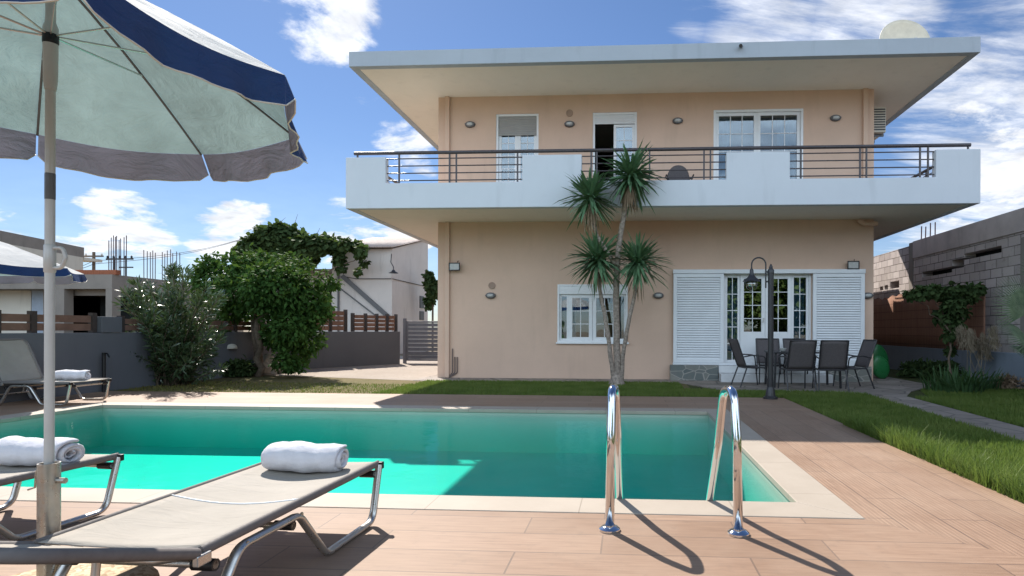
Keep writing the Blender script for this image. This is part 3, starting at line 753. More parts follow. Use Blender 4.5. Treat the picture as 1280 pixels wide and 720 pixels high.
def balcony_doors():
    x0, x1, z0, z1 = R_D1; w = win('balcony_door')
    f = MB(); frame_ring(f, x0+.001, x1-.001, z0+.001, z1-.001, 0.05, YW+0.02, YW+0.16); f.build('frame', m_upvc, w, bevel=0.004)
    zs = wz(646, 168.5)
    roller(w, x0+0.051, x1-0.051, zs, z1-0.052, YW+0.05, m_shutgrey, 11)
    xm = (x0+x1)/2
    sash(w, x0+0.052, xm-0.001, z0+0.052, z1-0.3, YW+0.08, 2, 6, 0.07); sash(w, xm+0.001, x1-0.052, z0+0.052, z1-0.3, YW+0.08, 2, 6, 0.07)
    x0, x1, z0, z1 = R_D2; w = win('balcony_door')
    f = MB(); frame_ring(f, x0+.001, x1-.001, z0+.001, z1-.001, 0.05, YW+0.02, YW+0.16); f.build('frame', m_upvc, w, bevel=0.004)
    roller(w, x0+0.051, x1-0.051, z1-0.27, z1-0.052, YW+0.04, m_shutter, 5)
    xm = wx(767, 180)
    sash(w, xm, x1-0.052, z0+0.052, z1-0.28, YW+0.06, 2, 6, 0.06)
    curtain(w, xm+0.1, x1-0.1, z0+0.05, z1-0.2, YW+0.5, 4)
    x0, x1, z0, z1 = R_D3; w = win('balcony_window')
    f = MB(); frame_ring(f, x0+.001, x1-.001, z0+.001, z1-.001, 0.055, YW+0.0, YW+0.16); f.build('frame', m_upvc, w, bevel=0.004)
    xm = wx(947, 180)
    sash(w, x0+0.056, xm-0.001, z0+0.056, z1-0.057, YW+0.05, 3, 5, 0.075); sash(w, xm+0.001, x1-0.056, z0+0.056, z1-0.057, YW+0.05, 3, 5, 0.075)
    curtain(w, x0+0.08, x0+0.5, z0+0.05, z1-0.06, YW+0.4, 4); curtain(w, x1-0.5, x1-0.08, z0+0.05, z1-0.06, YW+0.4, 4)
balcony_doors()
# plinth and steps under the patio door
pl = MB(); xa, xb = wx(837, 460), wx(1084, 460); sa, sb_ = wx(896, 460), wx(1030, 460)
pl.box(xa, sa, YW-0.26, YW-0.002, -0.02, R_PD[2]-0.035); pl.build('plinth', m_stone, house, bevel=0.008)
MB().box(sb_, xb, YW-0.26, YW-0.002, -0.02, R_PD[2]-0.035).build('plinth', m_stone, house, bevel=0.008)
st = MB(); st.box(sa+.002, sb_-.002, YW-0.30, YW-0.002, 0.18, ZF1-0.012); st.box(sa-0.0+.002, sb_-.002, YW-0.62, YW-0.302, -0.02, 0.178)
st.build('doorstep', m_marble, house, bevel=0.01)
# downpipes, corner strips
for (pxa, pyt, pyb, z0, z1) in ((560, 124, 190, ZF2, ZS), (560, 280, 470, 0.0, ZB), (1081, 115, 180, ZF2, ZS)):
    x = wx(pxa, pyt+10)
    MB().box(x-0.055, x+0.055, YW-0.075, YW-0.003, z0+0.002, z1-0.003).build('downpipe', m_wall, house, bevel=0.01)
gt = MB(); xg = wx(1083, 278); gt.tube(fillet([(xg-0.22, YW-0.10, ZB-0.03), (xg-0.1, YW-0.10, ZB-0.12), (xg+0.2, YW-0.10, ZB-0.12)], 0.06), 0.055, 10); gt.build('downpipe_elbow', m_wall, house, 60)
cb = MB()
for i in range(3):
    x = wx(566+3.0*i, 445)
    cb.tube(fillet([(x, YW-0.03, 0.45+(0.25 if i == 0 else 0.05)), (x, YW-0.03, 0.12), (x-0.10-0.05*i, YW-0.03, 0.0)], 0.05), 0.013, 6)
cb.build('wall_cable', m_cable, house, 60)
for (px, py) in ((712, 141.5), (615, 357)):
    x, z = wx(px, py), wz(px, py)
    MB().lathe([(0.085, 0), (0.085, -0.018), (0.06, -0.02), (0.055, -0.012), (0.0, -0.012)], 20, (x, YW-0.001, z), 'Y').build('vent_cover', m_vent, house, 40)
sp = ony(926, 58, YR)
MB().tube([(sp.x+0.02, YR+0.05, sp.z+0.02), (sp.x-0.03, YR-0.14, sp.z-0.05)], 0.035, 10).build('rain_spout', m_dark, house, 60)

# things fixed on the house ------------------------------------------------
def wall_lamp(px, py, label):
    x, z = wx(px, py), wz(px, py)
    r = empty('wall_lamp', (x, YW, z), 0, label, 'wall lamp', 'oval bulkhead wall lamps on the villa')
    b = MB(); n = 20
    def ell(a, b_, y): return [(a*math.cos(2*math.pi*k/n), y, b_*math.sin(2*math.pi*k/n)) for k in range(n)]
    prof = [(0.125, 0.075, -0.002), (0.125, 0.075, -0.04), (0.105, 0.06, -0.07), (0.085, 0.04, -0.072)]
    vs = []; 
    for p in prof: vs += ell(*p)
    fs = [(i*n+(k+1) % n, i*n+k, (i+1)*n+k, (i+1)*n+(k+1) % n) for i in range(3) for k in range(n)]
    b.add(vs, fs+[tuple(range(3*n, 4*n))])
    b.build('lamp_body', m_lampgrey, r, 40)
    g = MB(); vs = ell(0.084, 0.039, -0.073)+ell(0.05, 0.024, -0.095); g.add(vs, [((k+1) % n, k, n+k, n+(k+1) % n) for k in range(n)]+[tuple(range(n, 2*n))]); g.build('lens', m_frost, r, 60)
    MB().box(-0.12, 0.12, -0.085, -0.078, -0.006, 0.006).build('guard_bar', m_lampgrey, r)
for a in ((588, 156, 'grey oval wall lamp upstairs left of the half lowered grey shutter'), (712, 155.5, 'grey oval wall lamp upstairs between the two balcony doors, under the round vent'),
          (847, 151.5, 'grey oval wall lamp upstairs above the balcony chair'), (1044, 148, 'grey oval wall lamp upstairs right of the wide balcony window'),
          (613.5, 369.5, 'grey oval wall lamp downstairs under the round vent, left of the window'), (823, 369.5, 'grey oval wall lamp downstairs between palm and white slatted shutter'),
          (1084, 369.5, 'grey oval wall lamp downstairs on the house corner right of the slatted shutter')): wall_lamp(*a)
def floodlight(px, py, label):
    x, z = wx(px, py), wz(px, py)
    r = empty('floodlight', (x, YW, z), 0, label, 'floodlight', 'floodlights on the villa')
    MB().box(-0.02, 0.02, -0.10, -0.001, -0.02, 0.02).build('bracket', m_black, r)
    b = MB(); 
    def q(y, w, h, dz): return [(-w, y, -h+dz), (w, y, -h+dz), (w, y, h+dz), (-w, y, h+dz)]
    v = q(-0.06, 0.10, 0.06, 0.0)+q(-0.13, 0.135, 0.095, -0.02); b.add(v, [(0, 1, 2, 3), (0, 4, 5, 1), (1, 5, 6, 2), (2, 6, 7, 3), (3, 7, 4, 0)])
    frame_ring(b, -0.135, 0.135, -0.115, 0.075, 0.022, -0.145, -0.13); b.build('housing', m_black, r)
    MB().box(-0.113, 0.113, -0.136, -0.131, -0.093, 0.053).build('lens', m_frost, r)
    MB().tube([(0.05, -0.06, 0.05), (0.05, -0.05, 0.12), (0.08, -0.001, 0.13)], 0.006, 6).build('lead', m_black, r)
floodlight(570, 333, 'black floodlight high on the wall beside the left downpipe')
floodlight(1064, 331, 'black floodlight above the right slatted shutter')
def aircon(xs, y, z, side, label):
    r = empty('air_conditioner', (xs, y, z), 0, label, 'air conditioner', 'air conditioners on the villa sides')
    s = side
    MB().box(0.10*s, 0.42*s, -0.40, 0.40, -0.30, 0.30).build('casing', m_cream, r, bevel=0.015)
    g = MB(); 
    for k in range(9): g.box(0.425*s, 0.437*s, -0.34, 0.18, -0.25+k*0.06, -0.225+k*0.06)
    for k in range(9): g.box(0.12*s, 0.40*s, -0.412, -0.402, -0.25+k*0.06, -0.225+k*0.06)
    g.build('grille', m_dark, r)
    b = MB(); b.box(0.003*s, 0.42*s, -0.28, -0.24, -0.36, -0.305); b.box(0.003*s, 0.42*s, 0.24, 0.28, -0.36, -0.305); b.build('bracket', m_lampgrey, r)
aircon(HXR, YW+0.75, wz(1096, 143), 1, 'cream air conditioner unit on the right side wall under the roof')
aircon(HXL, YW+1.9, wz(546, 162)+0.05, -1, 'cream air conditioner unit on the left side wall beside the upper balcony')
# satellite dish
DYY = YR+1.6; dx = ony(1129, 54, DYY); DCZ = dx.z-(ZRT-0.08)
r = empty('satellite_dish', (dx.x, DYY, ZRT-0.08), 0, 'round cream satellite dish on the flat roof above the right corner', 'satellite dish')
MB().tube([(0, 0.12, 0), (0, 0.12, DCZ)], 0.03, 10).build('mast', m_galv, r, 60)
dsh = MB(); RD = 0.56
tilt = Matrix.Rotation(rad(76), 4, 'X') @ Matrix.Identity(4)
def dfn(u, v):
    rr = RD*u; a = 2*math.pi*v; p = Vector((rr*math.cos(a), rr*math.sin(a), 0.14*(u*u)-0.07)); p = tilt @ p
    return (p.x, p.y-0.02, p.z+DCZ)
dsh.grid(dfn, 8, 36); dsh.build('dish', simple('dish_paint', (0.70, 0.62, 0.48), 0.5, 0.3), r, 179, solid=0.012)
lb = MB(); lb.bar((0, 0.05, DCZ-0.5), (0, -0.55, DCZ-0.2), 0.025, 0.025); lb.box(-0.03, 0.03, -0.60, -0.53, DCZ-0.23, DCZ-0.16); lb.build('feed_arm', m_galv, r)

# ---------------------------------------------------------------- patio furniture
def patio_chair():
    r = empty('patio_chair', (0, 0, 0), 0, 'x', 'chair', 'chairs round the patio table')
    # local: seat faces +y (towards the table); feet at z=0
    for s in (-1, 1):
        f = MB()
        f.tube(fillet([(s*0.27, 0.25, 0), (s*0.255, 0.20, 0.40), (s*0.255, -0.20, 0.41), (s*0.25, -0.40, 0.98)], [0, 0.05, 0.06, 0]), 0.014, 8)
        f.build('side_frame', m_dark, r, 60)
        MB().tube([(s*0.25, -0.19, 0.41), (s*0.275, -0.34, 0.0)], 0.016, 8).build('leg', m_dark, r, 60)
        MB().tube(fillet([(s*0.255, 0.20, 0.41), (s*0.285, 0.19, 0.64), (s*0.285, -0.10, 0.66), (s*0.255, -0.29, 0.62)], 0.09), 0.014, 8).build('armrest', m_dark, r, 60)
    for p_, q_, r_ in (((-0.245, -0.40, 0.975), (0.245, -0.40, 0.975), 0.014), ((-0.25, 0.2, 0.395), (0.25, 0.2, 0.395), 0.012), ((-0.25, -0.2, 0.395), (0.25, -0.2, 0.395), 0.012)):
        MB().tube([p_, q_], r_, 8).build('crossbar', m_dark, r, 60)
    def sf(u, v):
        x = -0.245+0.49*u; return (x, 0.20-0.38*v, 0.412-0.025*math.sin(math.pi*v)*1.0-0.012*math.sin(math.pi*u))
    MB().grid(sf, 8, 8).build('seat', m_chairsling, r, 179, solid=0.006)
    def bf(u, v):
        x = -0.24+0.48*u; y = -0.20-0.195*v; return (x, y-0.02*math.sin(math.pi*u)*(1-0.3*v), 0.42+0.555*v)
    MB().grid(bf, 8, 8).build('backrest', m_chairsling, r, 179, solid=0.006)
    return r
ch0 = patio_chair()
TC = Vector((onz(1000, 482).x, PAT_Y+1.15, 0))
k0 = TC.x
spots = [(ony(986+9, 470, PAT_Y+0.42).x, PAT_Y+0.42, 4, 'dark mesh patio chair with its back to the pool, nearer the lamp post'),
         (ony(1037, 470, PAT_Y+0.50).x, PAT_Y+0.50, -5, 'dark mesh patio chair with its back to the pool, farther from the lamp post'),
         (ony(939, 470, PAT_Y+1.05).x, PAT_Y+1.05, -80, 'dark mesh patio chair at the left end of the table, beside the glass door'),
         (ony(1064, 470, PAT_Y+0.95).x, PAT_Y+0.95, 97, 'dark mesh patio chair at the right end of the table before the slatted shutter'),
         (ony(962, 470, PAT_Y+1.85).x, PAT_Y+1.80, 176, 'dark mesh patio chair against the door side, half behind the lamp post'),
         (ony(1000, 470, PAT_Y+1.85).x, PAT_Y+1.86, 183, 'dark mesh patio chair on the door side, mostly hidden behind the table')]
for i, (x, y, a, lb_) in enumerate(spots):
    o = ch0 if i == 0 else copy_tree(ch0)
    o.location = (x, y, -0.002); o.rotation_euler = (0, 0, rad(a)); o['label'] = lb_
tb = empty('patio_table', (TC.x, TC.y, -0.002), 0, 'dark rectangular glass topped patio table among six mesh chairs', 'table')
tx, ty = 0.68, 0.42
fr = MB(); frame_ring(fr, -tx, tx, 0, 0, 0, 0, 0) if False else None
fr.box(-tx, tx, -ty, -ty+0.04, 0.70, 0.735); fr.box(-tx, tx, ty-0.04, ty, 0.70, 0.735); fr.box(-tx, -tx+0.04, -ty+0.04, ty-0.04, 0.70, 0.735); fr.box(tx-0.04, tx, -ty+0.04, ty-0.04, 0.70, 0.735)
fr.build('table_frame', m_dark, tb, bevel=0.006)
MB().box(-tx+0.041, tx-0.041, -ty+0.041, ty-0.041, 0.722, 0.730).build('tabletop', simple('smoked_glass', (0.02, 0.022, 0.025), 0.08, 0.6), tb)
for sx in (-1, 1):
    for sy in (-1, 1):
        MB().bar((sx*(tx-0.05), sy*(ty-0.05), 0.70), (sx*(tx-0.02), sy*(ty-0.02), 0), 0.04, 0.04).build('leg', m_dark, tb)
def bowl(dx_, dy_, r_, h_, name, mat, lab, cat):
    o = MB().lathe([(r_*0.55, 0), (r_*0.8, h_*0.3), (r_, h_), (r_*0.93, h_), (r_*0.7, h_*0.35), (0.0, h_*0.2)], 20).build(name, mat, None, 50)
    o.location = (TC.x+dx_, TC.y+dy_, 0.729); tag(o, lab, cat); return o
bowl(-0.42, -0.10, 0.075, 0.07, 'bowl', m_frost, 'pale glass bowl on the patio table beside the lamp post', 'bowl')
bowl(0.42, -0.05, 0.07, 0.15, 'plant_pot', simple('clay_pot', (0.05, 0.03, 0.03), 0.6), 'dark pot on the patio table seen between the two near chairs', 'pot')

# lamp post
LP = onz(963, 498.5)
lp = empty('garden_lamp_post', (LP.x, LP.y, 0), 0, 'dark garden lamp post with swan neck arm and bell lantern on the deck edge', 'lamp post')
hp = ony(963, 334, LP.y).z
MB().lathe([(0.12, 0), (0.12, 0.03), (0.085, 0.05), (0.07, 0.16), (0.055, 0.2), (0.0, 0.2)], 24).build('base', m_dark, lp, 40)
MB().lathe([(0.048, 0.2), (0.048, hp-0.10), (0.055, hp-0.10), (0.055, hp-0.05), (0.03, hp-0.02), (0.034, hp), (0.012, hp+0.05), (0.0, hp+0.06)], 18).build('post', m_dark, lp, 40)
ar = MB(); a0 = ony(957, 372, LP.y); 
zt = ony(945, 322, LP.y).z; xl = ony(939.5, 350, LP.y).x-LP.x; xr = -0.085
arc = [(xr, 0, ony(957, 360, LP.y).z), (xr, 0, zt-0.12)]
for k in range(1, 12):
    a = math.pi*k/12; arc.append(((xr+xl)/2+(xr-xl)/2*math.cos(a), 0, zt-0.12+0.12*math.sin(a)))
arc += [(xl, 0, zt-0.12), (xl, 0, zt-0.20)]
ar.tube(arc, 0.013, 8); ar.bar((xr, 0, ony(957, 340, LP.y).z), (0, 0, ony(957, 340, LP.y).z), 0.02, 0.03); ar.bar((xr, 0, ony(957, 352, LP.y).z), (0, 0, ony(957, 352, LP.y).z), 0.02, 0.03)
ar.build('arm', m_dark, lp, 60)
zl = zt-0.20
ln = MB().lathe([(0.018, zl+0.01), (0.03, zl-0.01), (0.035, zl-0.08), (0.065, zl-0.13), (0.145, zl-0.195), (0.15, zl-0.205), (0.13, zl-0.205), (0.0, zl-0.16)], 24, (xl, 0, 0)).build('lantern_shade', m_dark, lp, 50)
MB().lathe([(0.092, zl-0.206), (0.10, zl-0.26), (0.085, zl-0.33), (0.02, zl-0.365), (0.0, zl-0.365)], 20, (xl, 0, 0)).build('lantern_glass', m_lampglass, lp, 179)
MB().lathe([(0.0, zl-0.19), (0.022, zl-0.20), (0.03, zl-0.25), (0.02, zl-0.29), (0.0, zl-0.30)], 12, (xl, 0, 0)).build('bulb', m_frost, lp, 179)

# balcony chair
bc = empty('balcony_chair', (ony(850, 212, YW-0.9).x, YW-0.75, ZF2-0.01), rad(180), 'dark round backed chair on the balcony behind the railing', 'chair')
for s in (-1, 1):
    for y in (-0.2, 0.2): MB().tube([(s*0.2, y, 0.44), (s*0.24, y*1.15, 0)], 0.012, 6).build('leg', m_black, bc, 60)
    MB().tube(fillet([(s*0.22, 0.22, 0.44), (s*0.30, 0.22, 0.64), (s*0.30, -0.15, 0.66), (s*0.22, -0.24, 0.62)], 0.08), 0.014, 8).build('armrest', m_black, bc, 60)
MB().box(-0.23, 0.23, -0.23, 0.24, 0.43, 0.46).build('seat', m_black, bc, bevel=0.01)
bk = MB()
def bfn(u, v):
    a = math.pi*u; w = 0.26*math.cos(a); return (w, -0.24-0.06*v, 0.5+0.48*v*math.sin(a)**0.6)
bk.grid(bfn, 14, 6); bk.build('backrest', m_chairsling, bc, 179, solid=0.01)

# ---------------------------------------------------------------- pool ladder
ld = empty('pool_ladder', (0, 0, 0), 0, 'polished steel pool ladder with two arched handrails on the near coping', 'pool ladder')
for (px, py, pxe, pk) in ((762, 663, 775, 762), (923, 668, 884, 905)):
    b = onz(px, py); e_ = ony(pxe, 627, PYN+0.10)
    ztop = 0.765
    pts = [(b.x, b.y, 0.0), (b.x+(e_.x-b.x)*0.08, b.y+0.03, 0.55), (b.x+(e_.x-b.x)*0.16, b.y+0.10, ztop+0.06), (b.x+(e_.x-b.x)*0.5, b.y+0.30, ztop+0.03), (b.x+(e_.x-b.x)*0.72, b.y+0.40, 0.45), (e_.x, PYN+0.12, -0.15), (e_.x, PYN+0.12, PZ+0.1)]
    MB().tube(fillet(pts, [0, 0.3, 0.12, 0.13, 0.3, 0.2, 0], 9), 0.027, 16).build('handrail', m_steel, ld, 179)
    MB().lathe([(0.062, 0.0), (0.062, 0.012), (0.045, 0.026), (0.028, 0.032), (0.0, 0.032)], 24, (b.x, b.y, 0.001)).build('flange', m_steel, ld, 50)
xa = ony(775, 627, PYN+0.1).x; xb = ony(884, 627, PYN+0.1).x
for z in (-0.26, -0.46): MB().box(xa+0.02, xb-0.02, PYN+0.09, PYN+0.16, z, z+0.025).build('step', m_steel, ld, bevel=0.006)

# ---------------------------------------------------------------- sun loungers
def lounger(angle, HG=1.44, BLn=0.66):
    r = empty('sun_lounger', (0, 0, 0), 0, 'x', 'sun lounger', 'beige sling sun loungers beside the pool')
    HW, ZT = 0.335, 0.345; kk = HG/1.44
    a = rad(angle); ca, sa_ = math.cos(a), math.sin(a)
    for s in (-1, 1):
        x = s*(HW+0.012)
        p = fillet([(x, 0.0, ZT-0.005), (x, 0.085*kk, 0.022), (x, 0.60*kk, 0.022), (x, 0.84*kk, 0.295), (x, 1.25*kk, 0.295), (x, 1.45*kk, 0.022), (x, 1.74*kk, 0.022), (x, 1.86*kk, 0.20)], [0, 0.09, 0.09, 0.10, 0.10, 0.09, 0.09, 0], 8)
        MB().tube(p, 0.0225, 12, True, 0.72).build('leg_frame', m_alu, r, 60)
        sr = MB(); sr.tube([(s*HW, -0.01, ZT), (s*HW, HG, ZT)], 0.021, 10, True, 0.7); sr_o = sr.build('side_rail', m_slingedge, r, 60)
        MB().box(x-0.024, x+0.024, -0.022, 0.006, ZT-0.03, ZT+0.012).build('end_cap', m_black, r, bevel=0.004)
        hb = MB(); hb.box(x-0.012, x+0.013, HG-0.03, HG+0.04, ZT-0.045, ZT-0.002); hb.build('hinge', m_alu, r, bevel=0.006)
        for yy in (0.84*kk, 1.22*kk): MB().lathe([(0.011, 0), (0.011, s*0.006), (0.0, s*0.007)], 10, (x+s*0.013, yy, 0.297), 'X').build('bolt', m_galv, r)
    for (y, z, rr) in ((0.03, 0.29, 0.014), (0.86*kk, 0.25, 0.014), (1.36*kk, 0.265, 0.015)):
        c = MB().tube([(-HW, y, z), (HW, y, z)], rr, 10).build('crossbar', m_alu, r, 60)
        for s in (-1, 1): MB().tube([(s*(HW-0.09), y, z), (s*(HW+0.0), y, z)], rr+0.009, 10).build('collar', m_black, c, 60)
    def sf(u, v):
        return (-HW+2*HW*u, 0.0+HG*v, ZT+0.010-0.030*math.sin(math.pi*u)*min(1, 6*v*(1-v)+0.25))
    MB().grid(sf, 12, 24).build('sling', m_sling, r, 179, solid=0.004)
    MB().tube([(-HW+2*HW*i/12, 0.80*kk+0.012*math.sin(math.pi*i/12), ZT+0.0135-0.030*math.sin(math.pi*i/12)) for i in range(13)], 0.004, 6).build('piping', m_upvc, r, 179)
    b = empty('backrest', (0, HG+0.02, ZT)); b.parent = r; b.rotation_euler = (a, 0, 0)
    for s in (-1, 1):
        MB().tube(fillet([(s*HW, 0.0, 0), (s*HW, BLn, 0), (0, BLn+0.0, 0)], [0, 0.13, 0], 8), 0.021, 10).build('back_rail', m_slingedge if True else m_alu, b, 60)
    def bf(u, v):
        w = HW-0.0
        if v > 0.84: w = HW-0.10*((v-0.84)/0.16)**2
        return (-w+2*w*u, BLn*v, 0.010-0.025*math.sin(math.pi*u)*min(1, 6*v*(1-v)+0.2))
    MB().grid(bf, 12, 16).build('back_sling', m_sling, b, 179, solid=0.004)
    hd = MB(); hd.tube([(-HW, 0.02, -0.005), (-HW*0.6, 0.02, -0.03), (HW*0.6, 0.02, -0.03), (HW, 0.02, -0.005)], 0.014, 8); hd.build('back_crossbar', m_alu, b, 60)
    sp_ = MB()
    ty_ = BLn*0.5
    for s in (-1, 1): sp_.tube([(s*0.25, HG+0.02+ty_*ca, ZT+ty_*sa_-0.02), (s*0.25, 1.80*kk, 0.14)], 0.012, 8)
    sp_.tube([(-HW, 1.80*kk, 0.14), (HW, 1.80*kk, 0.14)], 0.013, 8)
    sp_.build('back_prop', m_alu, r, 60)
    return r
l1 = lounger(20)
far = Vector((0.5*(onz(335, 577, 0.35).x+onz(477, 577, 0.35).x), onz(400, 577, 0.35).y, 0))
near = Vector((0.5*(onz(196, 625, 0.35).x+onz(374, 629, 0.35).x), onz(290, 627, 0.35).y, 0))
ax = near-far; rz1 = math.atan2(ax.y, ax.x)-math.pi/2
l1.location = far; l1.rotation_euler = (0, 0, rz1); l1['label'] = 'beige sling sun lounger nearest the camera, low raised back, rolled towel on its foot end'
l2 = lounger(20)
p2 = onz(150, 569, 0.35)
l2.location = (p2.x-0.35, p2.y+0.02, 0); l2.rotation_euler = (0, 0, rz1-rad(3)); l2['label'] = 'beige sling sun lounger cut off at the left, beyond the parasol pole'
l3 = lounger(66, 1.06, 0.70)
p3 = onz(117, 476, 0.345)
l3.location = (p3.x, p3.y-0.05, 0); l3.rotation_euler = (0, 0, rad(92)); l3['label'] = 'beige sling sun lounger with steep back across the pool before the grey wall'

def towel(loc, rz, L_=0.42, R_=0.088, label=''):
    b = MB(); turns = 3.1; nseg = 90; nl = 16
    rng = random.Random(hash(label) % 1000 if False else int(abs(loc[0]*100)))
    ph = [rng.uniform(0, 6.28) for _ in range(6)]
    def fn(u, v):
        th = turns*2*math.pi*u; r = 0.012+(R_-0.012)*u
        x = (v-0.5)*L_
        end = abs(v-0.5)*2
        r2 = r*(1-0.10*max(0, end-0.82)/0.18)+0.006*math.sin(x*17+ph[0]+th*0.7)*u+0.004*math.sin(x*41+ph[1]+th)*u
        xx = x*(1+0.03*math.sin(th*0.9+ph[2]))+0.010*math.sin(th*0.5+ph[3])
        a = -th+math.pi*0.35+turns*2*math.pi
        y = r2*math.cos(a)*1.14; z = r2*math.sin(a)
        z = max(z, -R_*0.80)
        return (xx, y, z*0.92+R_*0.74)
    b.grid(fn, nseg, nl)
    o = b.build('rolled_towel', m_towel, None, 179, solid=0.020)
    sb = o.modifiers.new('sub', 'SUBSURF'); sb.levels = 1; sb.render_levels = 1
    for nm_, sz_, st_ in (('towel_folds', 0.10, 0.014), ('towel_pile', 0.012, 0.005)):
        tx_ = bpy.data.textures.get(nm_) or bpy.data.textures.new(nm_, 'CLOUDS'); tx_.noise_scale = sz_; tx_.noise_depth = 2
        dm = o.modifiers.new(nm_, 'DISPLACE'); dm.texture = tx_; dm.strength = st_; dm.mid_level = 0.5; dm.texture_coords = 'GLOBAL'
    o.location = loc; o.rotation_euler = (0, 0, rz); tag(o, label, 'towel', 'rolled white towels on the loungers'); return o
tw = onz(385, 583, 0.36)
towel((tw.x, tw.y-0.01, 0.345), rad(-2), 0.45, 0.088, 'rolled white towel on the nearest lounger')
tw = onz(48, 576, 0.36); towel((tw.x, tw.y, 0.345), rad(-3), 0.47, 0.088, 'rolled white towel on the lounger beyond the parasol pole')
tw = onz(90, 473, 0.36); towel((tw.x, tw.y, 0.345), rad(4), 0.52, 0.085, 'rolled white towel on the lounger across the pool')

# ---------------------------------------------------------------- parasols
def parasol(name, loc, R_, zrim, zap, zslide, a0, pole_r, label, zbot, tiltx=0):
    r = empty(name, loc, 0, label, 'parasol', 'white and navy parasols')
    MB().tube([(0, 0, zbot), (0, 0, zap-0.02)], pole_r, 16).build('pole', m_pole, r, 60)
    V = [Vector((R_*math.cos(rad(a0+45*k)), R_*math.sin(rad(a0+45*k)), zrim-tiltx*math.sin(rad(a0+45*k)))) for k in range(8)]
    from mathutils import noise as mnoise
    A = Vector((0, 0, zap)); c = MB(); NU, NV = 22, 26
    for k in range(8):
        p, q = V[k], V[(k+1) % 8]
        def fn(u, v, p=p, q=q):
            e_ = p*(1-u)+q*u; x = A*(1-v)+e_*v
            x = x+Vector((0, 0, -0.035*math.sin(math.pi*u)*v*v+0.03*math.sin(math.pi*v)))
            x = x - Vector((e_.x, e_.y, 0))*0.03*math.sin(math.pi*u)*v**6
            wr_ = mnoise.noise(Vector((u*2.2+p.x*9, v*9+p.y*5, 1.7)))*0.022 + mnoise.noise(Vector((u*26+p.x*7, v*5, 4.1)))*0.008*min(1, 3*abs(u-0.5)+0.3)
            x = x + Vector((0, 0, wr_*math.sin(math.pi*u)**0.5*math.sin(math.pi*min(1, v))**0.6 if 0 < u < 1 else 0))
            return tuple(x)
        c.grid(fn, NU, NV)
    co = c.build('canopy', m_canopy, r, 40)
    hems = []; v_ = MB(); HV = 0.145
    for k in range(8):
        p, q = V[k], V[(k+1) % 8]; ph = random.uniform(0, 6)
        def fv(u, v, p=p, q=q, ph=ph):
            uu = 0.006+0.988*u; e_ = p*(1-uu)+q*uu; o_ = Vector((e_.x, e_.y, 0)).normalized()
            dz = -0.035*math.sin(math.pi*uu); inn = e_ - Vector((e_.x, e_.y, 0))*0.03*math.sin(math.pi*uu)
            h = HV*(0.86+0.14*math.sin(math.pi*min(1, max(0, u)))**0.5)*(1-0.22*(max(0, abs(u-0.5)*2-0.88)/0.12)**2)
            wav = 0.018*v*math.sin(u*13+ph)+0.010*v*math.sin(u*29+2*ph)
            x = inn+Vector((0, 0, dz-h*v))+o_*(0.001+0.040*v+wav); return tuple(x)
        v_.grid(fv, 20, 4)
        hp_ = [Vector(fv(i/20, 1.0, *fv.__defaults__)) for i in range(21)]
        hems.append(hp_)
    vo = v_.build('valance', m_valance, co, 179)
    hm = MB()
    for hp_ in hems: hm.tube(hp_, 0.0032, 5)
    hm.build('hem_tape', m_cream, vo, 179)
    # make every face's front the outside of the cloth
    for ob in (co, vo):
        me = ob.data; n_bad = 0
        import bmesh
        bm = bmesh.new(); bm.from_mesh(me)
        for f in bm.faces:
            cc = f.calc_center_median(); outw = Vector((cc.x, cc.y, 0.0)).normalized()+Vector((0, 0, 1.0 if ob is co else 0.0))
            if f.normal.dot(outw) < 0: f.normal_flip()
        bm.to_mesh(me); bm.free()
    for k in range(8):
        p = V[k]; pts = [A+(p-A)*t+Vector((0, 0, 0.03*math.sin(math.pi*t)-0.012)) for t in (0, .2, .4, .6, .8, .99)]
        MB().tube(pts, 0.0055, 6).build('rib', m_lampgrey, r, 60)
        m = A+(p-A)*0.52+Vector((0, 0, 0.015)); d = Vector((p.x, p.y, 0)).normalized()*(pole_r*1.4)
        MB().tube([Vector((0, 0, zslide))+d, m], 0.0045, 6).build('stretcher', m_alu, r, 60)
    MB().lathe([(pole_r*1.15, zslide-0.22), (pole_r*1.4, zslide-0.18), (pole_r*1.5, zslide-0.02), (pole_r*1.5, zslide+0.03), (pole_r*1.1, zslide+0.05)], 18).build('slider', m_pole, r, 50)
    MB().lathe([(pole_r*1.5, zslide-0.035), (pole_r*1.6, zslide-0.03), (pole_r*1.6, zslide+0.0), (pole_r*1.5, zslide+0.004)], 18).build('slider_ring', m_black, r, 50)
    MB().lathe([(pole_r*1.03, zslide-0.66), (pole_r*1.06, zslide-0.655), (pole_r*1.06, zslide-0.56), (pole_r*1.03, zslide-0.555)], 18).build('pole_band', m_lampgrey, r, 50)
    jz = zslide-0.885
    MB().lathe([(pole_r*1.0, jz-0.07), (pole_r*1.2, jz-0.065), (pole_r*1.2, jz+0.04), (pole_r*1.0, jz+0.045)], 18).build('pole_joint', m_pole, r, 50)
    hk = MB(); hk.tube(fillet([(0.01, -0.0, jz+0.03), (0.055, 0, jz+0.03), (0.068, 0, jz-0.01), (0.05, 0, jz-0.05), (0.018, 0, jz-0.05)], 0.02), 0.0075, 8); hk.build('joint_handle', m_pole, r, 60)
    fin = MB().lathe([(0.03, zap-0.02), (0.05, zap+0.02), (0.03, zap+0.05), (0.0, zap+0.06)], 14); fin.build('finial', m_alu, r, 50)
    return r
PD = 2.38
pc = CP + (FWD*PD + RGT*((62-PPX)/F_PX*PD)); pc.z = 0
yawd = math.degrees(YAW)
p1 = parasol('parasol', (pc.x, pc.y, 0), 0.94, 2.195, 2.63, 2.345, 45.5+yawd, 0.0165, 'large near white parasol with navy valance and turquoise lining over the loungers', 0.16, 0.05)
